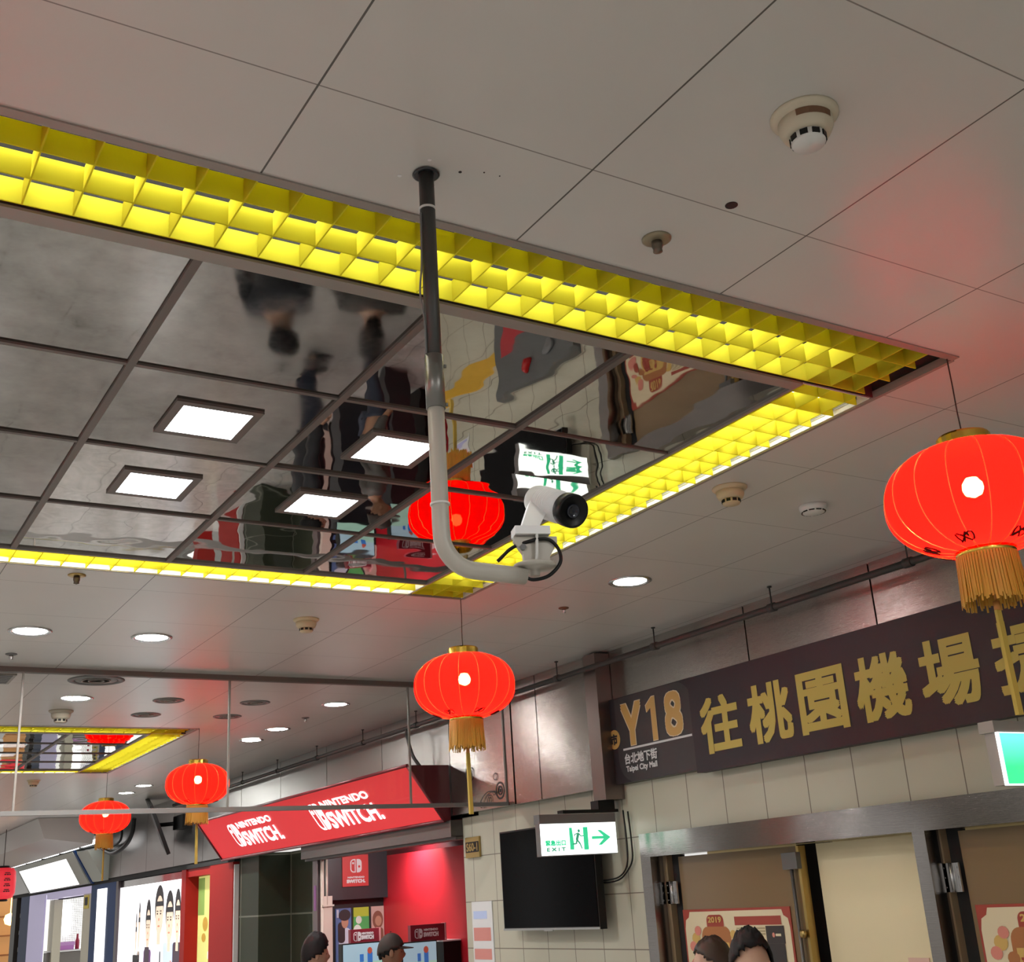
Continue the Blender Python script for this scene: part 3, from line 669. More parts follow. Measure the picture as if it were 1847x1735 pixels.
# ------------------------------------------------------------------ glass smoke curtain
m_glass = bpy.data.materials.new('clear_pane'); m_glass.use_nodes = True
nt = m_glass.node_tree; nt.nodes.clear()
out = nt.nodes.new('ShaderNodeOutputMaterial'); tr = nt.nodes.new('ShaderNodeBsdfTransparent'); gl = nt.nodes.new('ShaderNodeBsdfGlossy'); fr = nt.nodes.new('ShaderNodeFresnel')
fr.inputs[0].default_value = 1.35; tr.inputs[0].default_value = (0.95, 0.96, 0.95, 1); gl.inputs['Roughness'].default_value = 0.02
mx = nt.nodes.new('ShaderNodeMixShader'); nt.links.new(fr.outputs[0], mx.inputs[0]); nt.links.new(tr.outputs[0], mx.inputs[1]); nt.links.new(gl.outputs[0], mx.inputs[2]); nt.links.new(mx.outputs[0], out.inputs[0])
t = thing('glass_smoke_curtain', 'clear glass smoke curtain hanging across the ceiling behind the middle lantern', 'glass curtain', (1, 7.15, 2.5))
sx = [-8.65, -7.43, -6.21, -4.99, -3.77, -2.55, -1.33, -0.11, 1.104, 2.313, 3.545, 4.278]
for a, b in zip(sx[6:], sx[7:]):
    mb = MB(); mb.box(a + 0.004, b - 0.004, 7.147, 7.153, 2.515, CEIL - 0.02); mb.build('pane', m_glass, t)
for x in sx[7:]:
    mb = MB(); mb.box(x - 0.0055, x + 0.0055, 7.142, 7.158, 2.51, CEIL - 0.02); mb.build('joint_strip', m_trim, t)
mb = MB(); mb.box(-1.33, 4.278, 7.125, 7.165, CEIL - 0.03, CEIL); mb.build('top_rail', m_tbar, t)
mb = MB(); mb.box(-1.33, 4.278, 7.13, 7.17, 2.488, 2.513); mb.build('bottom_rail', M('grey_rail', (0.25, 0.24, 0.23), 0.4, 0.4), t)
# ------------------------------------------------------------------ sprinkler pipe along the right wall
t = thing('sprinkler_pipe', 'dark sprinkler pipe on hanger rods running along the right wall', 'pipe', (4.17, 5, 3.2))
mb = MB(); mb.tube([(4.17, -2, 3.2), (4.17, 15, 3.2)], 0.017, 12); mb.build('pipe', M('dull_dark_pipe', (0.035, 0.034, 0.032), 0.6), t)
for y in (2.42, 3.38, 4.26, 5.23, 6.255, 7.6, 8.28, 9.29, 10.32, 11.35, 12.4, 13.4, 14.4):
    mb = MB(); mb.tube([(4.17, y, CEIL), (4.17, y, 3.215)], 0.004, 6); mb.tube([(4.17, y - 0.022, 3.2), (4.17, y + 0.022, 3.2)], 0.023, 12); mb.lathe([(0.012, 0), (0.012, -0.006)], (4.17, y, CEIL), 10); mb.build('hanger', M('dull_dark_pipe', (0, 0, 0)), t)
mb = MB(); mb.tube(smooth([(4.17, 8.45, 3.2), (4.15, 8.40, 3.12), (4.17, 8.36, 2.98), (4.22, 8.33, 2.885)]), 0.014, 10); mb.build('drop_hose', m_pipe_dark, t)
# ------------------------------------------------------------------ large sign and number sign
t = thing('direction_sign', 'long dark sign with large yellow Chinese lettering', 'sign', (4.30, 3.5, 2.48))
mb = MB(); mb.box(4.265, 4.33, 0.9, 5.095, 2.478, 2.995); mb.build('board', m_sign, t)
for ch, y in (('往', 4.862), ('桃', 4.475), ('園', 4.105), ('機', 3.727), ('場', 3.345), ('捷', 2.955), ('運', 2.565)):
    text('lettering', ch, m_signyel, t, (4.265, y, 2.712), *RW, 0.300, 0.315, 0.018)
t = thing('number_sign', 'dark grey panel numbered Y18 beside the long yellow lettered sign', 'sign', (4.32, 5.5, 2.5))
mb = MB(); mb.box(4.30, 4.33, 5.105, 5.945, 2.50, 3.005); mb.build('board', m_sign, t)
D = D2((4.30, 5.945, 2.50), *RW)
D.rr(0.10, 0.0, 0.835, 0.50, 0.14, 1, 0, tl=0, br=0, bl=1, tr=1); D.build('inset_panel', m_sign2, t)
D = D2((4.30, 5.487, 2.832), *RW); o_ = [(-0.004, -0.129), (0.046, -0.129), (0.046, 0.129), (0.012, 0.129), (-0.052, 0.085), (-0.046, 0.042), (-0.004, 0.066)]
D.poly(o_, 3, 0); D.poly([(a * 0.9 + 0.002, b * 0.965) for a, b in o_], 4, 1); D.build('number', [m_signedge, m_signor], t)
for ch, y, w in (('Ｙ', 5.682, 0.205), ('８', 5.285, 0.165)):
    text('number', ch, m_signedge, t, (4.30, y, 2.832), *RW, 0.258, w, 0.034, 0.0034)
    text('number', ch, m_signor, t, (4.30, y, 2.832), *RW, 0.250, w - 0.008, 0.022, 0.0048)
D = D2((4.30, 5.945, 2.50), *RW); D.rect(0.155, 0.185, 0.805, 0.197, 3); D.build('white_line', m_signwhite, t)
D = D2((4.30, 5.945, 2.50), *RW); D.ell(0.075, 0.262, 0.058, 0.058, 3); D.build('round_badge', m_signor, t)
text('badge_character', '市', m_sign, t, (4.30, 5.870, 2.762), *RW, 0.066, 0.066, 0.006, 0.0056)
text('small_lettering', '台北地下街', m_signwhite, t, (4.30, 5.625, 2.634), *RW, 0.062, 0.315, 0.004, 0.004)
text('small_lettering', 'Taipei City Mall', m_signwhite, t, (4.30, 5.625, 2.571), *RW, 0.044, 0.30, 0.003, 0.004)
# ------------------------------------------------------------------ emergency exit signs
m_exitw = M('lit_white_face', (1, 1, 1), 0.4, es=1.7, ecol=(0.93, 1.0, 0.97)); m_exitg = M('lit_green', (0.02, 0.5, 0.2), 0.4, es=0.75, ecol=(0.05, 0.75, 0.36))
m_exitd = M('lit_dark_green', (0.02, 0.3, 0.15), 0.4, es=0.5, ecol=(0.08, 0.5, 0.3))
m_exithouse = M('grey_housing', (0.17, 0.16, 0.16), 0.45)
t = thing('exit_sign', 'lit white and green exit sign with running figure in front of television', 'exit sign', (4.03, 5.95, 2.3))
ex0, ex1, ez0, ez1 = 3.773, 4.305, 2.112, 2.287
mb = MB(); mb.box(ex0 - 0.004, ex1 + 0.004, 5.95, 6.01, 2.287, 2.34); mb.box(ex0, ex1, 5.955, 6.005, ez0 - 0.004, 2.29); mb.build('housing', m_exithouse, t)
mb = MB(); mb.box(3.93, 4.33, 5.94, 6.0, 2.345, 2.362); mb.box(4.2, 4.32, 5.96, 6.04, 2.362, 2.415); mb.build('bracket', m_black, t)
mb = MB(); mb.box(ex0, ex1, 5.948, 5.955, ez0, ez1); face = mb.build('lit_face', m_exitw, t)
D = D2((ex0, 5.948, ez0), *FW)
D.poly([(0.195, 0.027), (0.222, 0.027), (0.224, 0.06), (0.215, 0.15), (0.195, 0.15)]); D.build('door_symbol', m_exitg, face)
D = D2((ex0, 5.948, ez0), *FW); D.rect(0.293, 0.024, 0.326, 0.152); D.build('door_symbol', m_exitg, face)
D = D2((ex0, 5.948, ez0), *FW); D.rect(0.352, 0.082, 0.45, 0.098); D.poly([(0.395, 0.132), (0.42, 0.132), (0.488, 0.09), (0.445, 0.09)]); D.poly([(0.445, 0.09), (0.488, 0.09), (0.42, 0.047), (0.395, 0.047)])
D.build('arrow', m_exitg, face)
D = D2((ex0, 5.948, ez0), *FW)
D.ell(0.262, 0.131, 0.0085, 0.0095, 2); D.seg((0.258, 0.12), (0.244, 0.078), 0.018, 2); D.seg((0.246, 0.082), (0.238, 0.058), 0.011, 2); D.seg((0.24, 0.06), (0.212, 0.058), 0.008, 2)
D.seg((0.247, 0.08), (0.266, 0.058), 0.010, 2); D.seg((0.265, 0.06), (0.277, 0.03), 0.008, 2); D.seg((0.26, 0.117), (0.275, 0.10), 0.007, 2); D.seg((0.275, 0.101), (0.292, 0.103), 0.006, 2); D.seg((0.252, 0.117), (0.232, 0.112), 0.006, 2); D.seg((0.233, 0.113), (0.226, 0.10), 0.006, 2)
D.build('running_figure', m_exitd, face)
text('lettering', '緊急出口', m_exitg, face, (ex0 + 0.095, 5.948, ez0 + 0.068), *FW, 0.032, 0.14, 0.003, 0.003)
text('lettering', 'E X I T', m_exitd, face, (ex0 + 0.097, 5.948, ez0 + 0.032), *FW, 0.021, 0.13, 0.003, 0.003)
t = thing('exit_sign', 'lit green exit sign cut off by the right edge, under the long sign', 'exit sign', (4.2, 2.95, 2.3))
mb = MB(); mb.box(3.958, 4.36, 2.95, 3.02, 2.392, 2.436); mb.box(3.975, 4.33, 2.956, 3.01, 2.195, 2.395); mb.build('housing', M('pale_grey_housing', (0.36, 0.33, 0.31), 0.45), t)
mb = MB(); mb.box(3.968, 4.34, 2.946, 2.957, 2.192, 2.392); mb.build('lit_edge', m_exitw, t)
m_gg = M('lit_green_face', (0.1, 0.9, 0.4), 0.4, es=1.0)
sep = N(m_gg, 'ShaderNodeSeparateXYZ'); L(m_gg, pos(m_gg), sep.inputs[0])
L(m_gg, mixc(m_gg, ramp(m_gg, sep.outputs[2], 2.26, 2.37, 0, 1), (0.04, 1.0, 0.30), (0.20, 1.0, 0.95)), P(m_gg)['Emission Color'])
mb = MB(); mb.box(3.978, 4.335, 2.9445, 2.9465, 2.198, 2.388); mb.build('lit_face', m_gg, t)
# ------------------------------------------------------------------ television, plaque, papers, cabinet
t = thing('television', 'black flat television mounted on the cream tiled wall', 'television', (4.25, 6.65, 1.69))
mb = MB(); mb.box(4.235, 4.285, 6.09, 7.205, 1.69, 2.318); mb.box(4.285, 4.36, 6.45, 6.85, 1.85, 2.15); mb.build('casing', m_black, t)
mb = MB(); mb.box(4.232, 4.236, 6.102, 7.193, 1.708, 2.308); mb.build('screen', M('tv_screen', (0.002, 0.002, 0.003), 0.12, spec=0.06), t)
mb = MB(); mb.box(4.229, 4.236, 6.09, 7.205, 1.69, 1.703); mb.box(4.226, 4.236, 6.60, 6.70, 1.684, 1.692); mb.build('bottom_bezel', m_chrome, t)
mb = MB(); mb.tube(smooth([(4.30, 6.35, 2.0), (4.30, 6.2, 1.965), (4.30, 6.05, 1.962), (4.32, 5.96, 1.98), (4.33, 5.90, 2.04), (4.335, 5.89, 2.16), (4.335, 5.90, 2.35)]), 0.005, 8)
mb.tube(smooth([(4.31, 6.35, 1.99), (4.31, 6.15, 1.95), (4.32, 6.0, 1.955), (4.335, 5.93, 1.99), (4.34, 5.86, 2.06), (4.34, 5.85, 2.16), (4.34, 5.86, 2.34)]), 0.005, 8)
tag(mb.build('cable', m_black, None, (4.3, 5.95, 1.96)), 'pair of black cables looping from television to the exit sign', 'cable')
t = thing('shop_number_plaque', 'small brass and black number plaque on cream tile beside red shop', 'plaque', (4.35, 7.8, 2.18))
mb = MB(); mb.box(4.345, 4.36, 7.69, 7.895, 2.182, 2.325); mb.build('plate', m_brass, t)
D = D2((4.345, 7.895, 2.182), *RW); D.rect(0.006, 0.036, 0.199, 0.110); D.build('black_field', m_black, t)
text('number', 'S60-1', m_brass, t, (4.345, 7.793, 2.255), *RW, 0.058, 0.165, 0.005, 0.003)
def paper(y0, y1, z0, z1, label, blocks):
    t = thing('paper_notice', label, 'paper notice', (4.355, (y0 + y1) / 2, z0))
    mb = MB(); mb.box(4.353, 4.3595, y0, y1, z0, z1); mb.build('sheet', m_signwhite, t)
    cols = [M('faded_blue_print', (0.45, 0.55, 0.80), 0.6), M('faded_red_print', (0.62, 0.25, 0.22), 0.6), M('faded_lilac_print', (0.45, 0.45, 0.72), 0.6)]
    D = D2((4.353, y1, z0), *RW); w, h = y1 - y0, z1 - z0
    for a, b, c, d, k in blocks: D.rect(a * w, b * h, c * w, d * h, 1, k)
    D.build('print', cols, t)
paper(7.565, 7.855, 1.30, 1.88, 'white paper notice with red and blue bands on cream tiles', [(.08, .80, .75, .89, 0), (.06, .55, .9, .70, 1), (.06, .34, .9, .46, 1), (.06, .14, .34, .26, 1), (.5, .14, .86, .26, 1), (.34, .19, .5, .21, 1), (.08, .03, .9, .09, 2)])
t = thing('fire_hydrant_cabinet', 'grey fire hydrant cabinet low on the tiled wall below the television', 'cabinet', (4.3, 6.4, 0.3))
mb = MB(); mb.box(4.30, 4.36, 5.95, 6.95, 0.25, 1.25); mb.build('case', M('cabinet_grey', (0.10, 0.105, 0.105), 0.4), t)
D = D2((4.30, 6.95, 0.25), *RW); D.rect(0.1, 0.35, 0.42, 0.62); D.build('red_plate', M('red_plate', (0.42, 0.02, 0.03), 0.4), t)
mb = MB(); mb.lathe([(0.04, 0), (0.04, 0.01), (0.028, 0.035), (0, 0.045)], (4.30, 6.5, 1.1), 18, (-1, 0, 0)); mb.build('alarm_lamp', M('red_lens', (0.4, 0.01, 0.01), 0.15), t)
mb = MB(); mb.lathe([(0.06, 0), (0.06, 0.02), (0.05, 0.03), (0, 0.034)], (4.30, 6.25, 1.1), 22, (-1, 0, 0)); mb.build('bell', m_grille, t)
mb = MB(); mb.box(4.345, 4.36, 6.97, 7.94, 0.72, 0.9); tag(mb.build('yellow_banner', M('yellow_banner', (0.62, 0.36, 0.03), 0.5), None, (4.35, 7.45, 0.72)), 'yellow banner strip low on the tiled wall', 'banner')
# ------------------------------------------------------------------ red posters on the doors
m_poster = M('poster_paper', (0.78, 0.66, 0.44), 0.5); m_pred = M('poster_red', (0.36, 0.05, 0.03), 0.5); m_pbrown = M('poster_brown', (0.42, 0.16, 0.05), 0.5); m_pgold = M('poster_gold', (0.66, 0.42, 0.12), 0.5); m_ppink = M('poster_salmon', (0.72, 0.25, 0.19), 0.5); m_pblk = M('poster_black', (0.03, 0.025, 0.025), 0.5); m_ptext = M('poster_text', (0.45, 0.35, 0.2), 0.5)
def festive_poster(y0, y1, z0, z1, label, full=True):
    t = thing('festival_poster', label, 'poster', (4.42, (y0 + y1) / 2, z0))
    mb = MB(); mb.box(4.419, 4.4248, y0, y1, z0, z1); mb.build('sheet', m_pred, t)
    w, h = y1 - y0, z1 - z0; D = D2((4.419, y1, z0), *RW); u = lambda a: a * 0.87; v = lambda b: h - b * 0.60
    D.poly([(0.06, h - 0.012), (w - 0.06, h - 0.012), (w - 0.05, h - 0.04), (w - 0.02, h - 0.055), (w - 0.012, h - 0.10), (w - 0.012, 0.02), (0.012, 0.02), (0.012, h - 0.10), (0.022, h - 0.055), (0.05, h - 0.04)], 1, 0)
    # title: tower with roof and clouds
    cu = 0.27
    D.rr(cu - 0.07, h - 0.115, cu + 0.07, h - 0.03, 0.03, 2, 1); D.rr(cu - 0.12, h - 0.24, cu + 0.12, h - 0.09, 0.05, 2, 2); D.rect(cu - 0.10, h - 0.30, cu + 0.10, h - 0.17, 3, 3); D.rect(cu - 0.13, h - 0.36, cu + 0.13, h - 0.305, 3, 1)
    for a, b, r, k in ((-0.17, -0.15, 0.035, 3), (-0.20, -0.19, 0.03, 4), (-0.15, -0.11, 0.028, 4), (0.17, -0.19, 0.035, 4), (0.14, -0.13, 0.025, 3), (-0.19, -0.29, 0.045, 4), (-0.155, -0.25, 0.025, 1), (-0.12, -0.21, 0.03, 2)): D.ell(cu + a, h + b, r, r * 0.9, 3, k, 12)
    if full:
        D.rect(0.43, h - 0.085, w - 0.07, h - 0.042, 2, 1)
        for k in range(4): D.rect(0.44, h - 0.105 - k * 0.014, 0.66 - 0.02 * (k == 3), h - 0.097 - k * 0.014, 2, 6)
        for k, (a, b) in enumerate(((0.44, 0.46), (0.52, 0.60), (0.64, 0.67))): D.rect(a, h - 0.185, b, h - 0.172, 2, 6)
        for k in range(3): D.rect(0.46, h - 0.215 - k * 0.02, 0.64, h - 0.209 - k * 0.02, 2, 6)
        D.rect(w - 0.19, h - 0.175, w - 0.055, h - 0.09, 2, 5); D.rect(w - 0.21, h - 0.30, w - 0.06, h - 0.175, 3, 5); D.rect(w - 0.12, h - 0.14, w - 0.08, h - 0.128, 3, 0); D.ell(w - 0.135, h - 0.134, 0.01, 0.012, 3, 4, 10)
        D.rect(0.05, h - 0.375, 0.36, h - 0.34, 2, 1); D.rect(0.38, h - 0.375, w - 0.23, h - 0.34, 2, 1); D.rect(w - 0.21, h - 0.37, w - 0.04, h - 0.335, 2, 1); D.rect(w - 0.20, h - 0.50, w - 0.04, h - 0.38, 2, 3); D.rect(0.05, h - 0.50, 0.6, h - 0.40, 2, 2)
    D.build('print', [m_poster, m_pred, m_pbrown, m_pgold, m_ppink, m_pblk, m_ptext], t)
    text('lettering', '2019', m_pgold, t, (4.419, y1 - cu, z1 - 0.055), *RW, 0.03, 0.11, 0.003, 0.005)
    text('lettering', '新年', m_pred, t, (4.419, y1 - cu, z1 - 0.235), *RW, 0.075, 0.17, 0.006, 0.0062)
festive_poster(4.68, 5.535, 1.20, 1.775, 'red and cream new year poster on left brown door, behind dark haired men')
festive_poster(2.70, 3.555, 1.20, 1.755, 'red and cream new year poster on right brown door, cut by frame', False)
t = thing('paper_notice', 'small pink paper at the bottom of the cream door leaf', 'paper notice', (4.5, 3.95, 1.5))
mb = MB(); mb.box(4.495, 4.4995, 3.915, 4.035, 1.40, 1.535); mb.build('sheet', M('pink_paper', (0.80, 0.52, 0.42), 0.6), t)
D = D2((4.495, 4.035, 1.40), *RW); D.rect(0.02, 0.03, 0.10, 0.10); D.build('print', m_ppink, t)
# ------------------------------------------------------------------ red shop with the lit slanted sign
m_litred = M('lit_red_face', (0.25, 0.008, 0.012), 0.35, es=0.62, ecol=(0.95, 0.008, 0.018)); m_litwhite = M('lit_white_letters', (1, 1, 1), 0.35, es=1.5, ecol=(1, 0.97, 0.97))
m_dkred = M('dark_red_panel', (0.16, 0.012, 0.02), 0.35)
t = thing('shop_sign_box', 'slanted red lit sign box with white lettering above game shop', 'shop sign', (4.2, 10.6, 2.46))
T0, B0 = Vector((3.936, 0, 2.86)), Vector((4.232, 0, 2.458))
mb = MB(); prof = [(4.28, 2.86), (3.936, 2.86), (4.232, 2.458), (4.28, 2.458)]
mb.hexa([(x, 7.98, z) for x, z in prof], [(x, 13.23, z) for x, z in prof]); mb.build('box', m_dkred, t)
up_ = (T0 - B0).normalized()
nn = Vector((0, -1, 0)).cross(up_)
def fp(y, v): return Vector((T0.x + (B0.x - T0.x) * v, y, T0.z + (B0.z - T0.z) * v))
D = D2(fp(13.20, 0.97) , (0, -1, 0), up_); D.rect(0.02, 0.0, 5.18, 0.47, 1); D.build('lit_face', m_litred, t)
mb = MB(); 
for y0, y1, v in ((7.98, 13.23, 0.0), (7.98, 13.23, 1.0)):
    a, b = fp(y0, v) + nn * 0.004, fp(y1, v) + nn * 0.004; mb.tube([a, b], 0.012, 6)
for y in (7.99, 13.22): mb.tube([fp(y, 0), fp(y, 1)], 0.012, 6)
mb.build('edge_trim', m_dkred, t)
m_litred2 = M('lit_red_dot', (0.25, 0.008, 0.012), 0.35, es=0.62, ecol=(0.95, 0.008, 0.018))
def console_mark(D, u, v, h, l, fg, bgm):
    w = h * 0.47
    D.rr(u - w - 0.012 * h, v - h / 2, u - 0.03 * h, v + h / 2, 0.28 * h, l, fg, tl=1, bl=1, tr=0, br=0)
    D.rr(u - w + 0.075 * h, v - h / 2 + 0.085 * h, u - 0.11 * h, v + h / 2 - 0.085 * h, 0.2 * h, l + 1, bgm, tl=1, bl=1, tr=0, br=0)
    D.ell(u - w / 2 - 0.02 * h, v + 0.2 * h, 0.085 * h, 0.085 * h, l + 2, fg, 12)
    D.rr(u + 0.05 * h, v - h / 2, u + w + 0.012 * h, v + h / 2, 0.28 * h, l, fg, tl=0, bl=0, tr=1, br=1)
    D.ell(u + w / 2 + 0.03 * h, v - 0.06 * h, 0.095 * h, 0.095 * h, l + 1, bgm, 12)
for y in (10.17, 12.41):
    D = D2(fp(y, 0.5), (0, -1, 0), up_); console_mark(D, 0.12, -0.0, 0.27, 3, 0, 1); D.build('console_mark', [m_litwhite, m_litred2], t)
    text('lettering', 'NINTENDO', m_litwhite, t, fp(y - 0.79, 0.29), (0, -1, 0), up_, 0.072, 0.98, 0.008, 0.006)
    text('lettering', 'SWITCH.', m_litwhite, t, fp(y - 0.80, 0.61), (0, -1, 0), up_, 0.165, 1.04, 0.014, 0.006)
mb = MB(); mb.box(4.26, 4.42, 7.95, 10.95, 2.34, 2.458); mb.box(4.30, 4.40, 7.95, 10.95, 2.32, 2.345)
tag(mb.build('roller_shutter_box', M('dark_shutter', (0.10, 0.085, 0.08), 0.45, 0.3), None, (4.3, 9.4, 2.32)), 'dark roller shutter housing under the slanted red sign', 'shutter box')
# shop interior
m_redwall = M('red_shop_wall', (0.62, 0.02, 0.035), 0.4); m_blk2 = M('charcoal_panel', (0.022, 0.022, 0.028), 0.45); m_blk3 = M('black_panel', (0.012, 0.012, 0.014), 0.5)
mb = MB(); mb.box(5.03, 5.1, 7.7, 10.85, 0, 2.335); struct(mb.build('wall_red', m_redwall), 'glossy red side wall inside the game shop', 'wall')
mb = MB(); mb.box(4.36, 5.3, 7.7, 11.0, 2.47, 2.52); struct(mb.build('ceiling_shop', m_blk3), 'dark ceiling inside the game shop', 'ceiling')
mb = MB(); mb.box(5.10, 5.2, 7.7, 10.85, 2.335, 2.5); struct(mb.build('trim_4', m_dkred), 'dark red strip above the red shop wall', 'trim')
mb = MB(); mb.box(4.40, 5.03, 10.80, 10.9, 0, 2.47); struct(mb.build('wall_shop_end', m_blk3), 'black end wall inside the game shop', 'wall')
mb = MB(); mb.box(4.40, 5.03, 10.70, 10.80, 1.96, 2.47); tag(mb.build('header_panel', m_blk2, None, (4.7, 10.75, 1.96)), 'charcoal header panel behind the square red logo in the shop', 'panel')
mb = MB(); mb.box(4.52, 5.2, 7.65, 7.72, 0, 2.5); struct(mb.build('wall_shop_near', m_redwall), 'near red return wall of the game shop', 'wall')
t = thing('logo_panel', 'square red panel with white console logo on charcoal header', 'sign', (4.72, 10.7, 2.07))
m_logored = M('logo_red', (0.60, 0.05, 0.05), 0.5); m_logow = M('logo_white', (0.75, 0.72, 0.75), 0.5)
mb = MB(); mb.box(4.565, 4.828, 10.685, 10.70, 2.072, 2.352); mb.build('board', m_logored, t)
D = D2((4.565, 10.685, 2.072), *FW); console_mark(D, 0.137, 0.182, 0.12, 1, 0, 1); D.build('console_mark', [m_logow, m_logored], t)
text('lettering', 'NINTENDO', m_logow, t, (4.70, 10.685, 2.152), *FW, 0.016, 0.17, 0.003, 0.003)
text('lettering', 'SWITCH.', m_logow, t, (4.70, 10.685, 2.118), *FW, 0.033, 0.19, 0.007, 0.003)
def picture(x0, x1, z0, z1, label, draw, mats):
    t = thing('game_poster', label, 'poster', ((x0 + x1) / 2, 10.79, z0))
    mb = MB(); mb.box(x0, x1, 10.785, 10.7995, z0, z1); mb.build('board', mats[0], t)
    D = D2((x0, 10.785, z0), *FW); draw(D, x1 - x0, z1 - z0); D.build('print', mats, t)
B_ = M('print_blue', (0.10, 0.18, 0.40), 0.5); Bd = M('print_dark', (0.03, 0.025, 0.03), 0.5); Bs = M('print_skin', (0.45, 0.25, 0.17), 0.5); Bw = M('print_pale', (0.55, 0.6, 0.72), 0.5)
Gy = M('print_yellowgreen', (0.45, 0.55, 0.05), 0.5); Gg = M('print_green', (0.08, 0.40, 0.12), 0.5); Gw = M('print_white', (0.7, 0.75, 0.7), 0.5)
Pk = M('print_pink', (0.55, 0.38, 0.34), 0.5); Pb = M('print_brown', (0.22, 0.09, 0.06), 0.5)
picture(4.535, 4.69, 1.20, 1.885, 'dark blue poster of a standing figure on black shop wall',
        lambda D, w, h: (D.rect(0.01, h - 0.08, 0.03, h - 0.01, 1, 3), D.rr(0.03, h - 0.44, w - 0.005, h - 0.17, 0.05, 1, 3), D.rr(0.02, h - 0.3, 0.09, h - 0.12, 0.03, 2, 1), D.ell(0.09, h - 0.12, 0.035, 0.055, 3, 2), D.ell(0.088, h - 0.06, 0.06, 0.05, 4, 1), D.rect(0.04, 0.0, w - 0.02, 0.25, 2, 1)), [B_, Bd, Bs, Bw])
picture(4.715, 4.87, 1.20, 1.885, 'bright green poster of rounded shapes on black shop wall',
        lambda D, w, h: (D.rect(0, 0, w, h * 0.88, 1, 1), D.ell(0.09, h - 0.20, 0.06, 0.07, 2, 1), D.ell(0.035, h - 0.22, 0.045, 0.07, 3, 3), D.ell(0.05, h - 0.11, 0.03, 0.035, 3, 3), D.ell(0.06, h - 0.35, 0.06, 0.1, 2, 2)), [Gy, Gg, Gg, Gw])
picture(4.895, 5.025, 1.20, 1.885, 'pinkish brown poster next to the red shop wall',
        lambda D, w, h: (D.ell(0.065, h - 0.12, 0.055, 0.08, 1, 1), D.ell(0.07, h - 0.13, 0.034, 0.045, 2, 2), D.rr(0.02, h - 0.34, 0.12, h - 0.19, 0.03, 1, 1)), [Pk, Pb, Bs])
t = thing('spot_fitting', 'small white spotlight fitting under the dark shop ceiling', 'spotlight', (4.55, 8.6, 2.45))
mb = MB(); mb.box(4.44, 4.55, 8.55, 8.65, 2.36, 2.40); mb.tube([(4.5, 8.6, 2.40), (4.5, 8.6, 2.47)], 0.01, 8); mb.build('head', m_offwhite, t)
sl = bpy.data.lights.new('spot_lamp', 'SPOT'); sl.energy = 34; sl.spot_size = math.radians(140); sl.spot_blend = 0.9; sl.shadow_soft_size = 0.03; sl.color = (1, 0.9, 0.88)
so = bpy.data.objects.new('spot_lamp', sl); C.objects.link(so); so.location = (4.80, 9.95, 2.45); so.rotation_euler = Vector((0.23, 0.0, -0.40)).to_track_quat('-Z', 'Y').to_euler()
al = bpy.data.lights.new('shop_fill', 'AREA'); al.energy = 9; al.shape = 'DISK'; al.size = 0.12; al.color = (1, 0.93, 0.9)  # unseen fill light added to brighten the logo wall in the shop
ao = bpy.data.objects.new('shop_fill', al); C.objects.link(ao); ao.location = (4.62, 9.55, 2.43); ao.rotation_euler = Vector((0.0, 0.8, -0.45)).to_track_quat('-Z', 'Y').to_euler()
# shutter tracks and pipes at the left of the shop opening
mb = MB(); mb.box(4.37, 4.44, 10.82, 10.93, 0, 2.34); tag(mb.build('shutter_track', M('dull_mauve_metal', (0.20, 0.15, 0.16), 0.4, 0.5), None, (4.4, 10.85, 0)), 'mauve grey shutter guide at left of shop opening', 'shutter guide')
mb = MB(); mb.box(4.375, 4.46, 10.68, 10.72, 0, 2.0); mb.tube([(4.37, 10.70, 0), (4.37, 10.70, 2.34)], 0.018, 8); mb.tube([(4.41, 10.69, 1.9), (4.41, 10.69, 2.34)], 0.012, 8); mb.box(4.36, 4.47, 10.66, 10.69, 1.91, 1.925)
tag(mb.build('white_conduit', M('beige_paint', (0.60, 0.50, 0.44), 0.5), None, (4.4, 10.7, 0)), 'beige pipes and box strip beside the black poster wall', 'conduit')
mb = MB(); mb.box(4.3665, 4.3698, 10.85, 10.90, 1.88, 2.10); tag(mb.build('purple_sticker', M('purple_sticker', (0.30, 0.10, 0.32), 0.5), None, (4.368, 10.87, 1.88)), 'purple strip sticker on the mauve shutter guide', 'sticker')
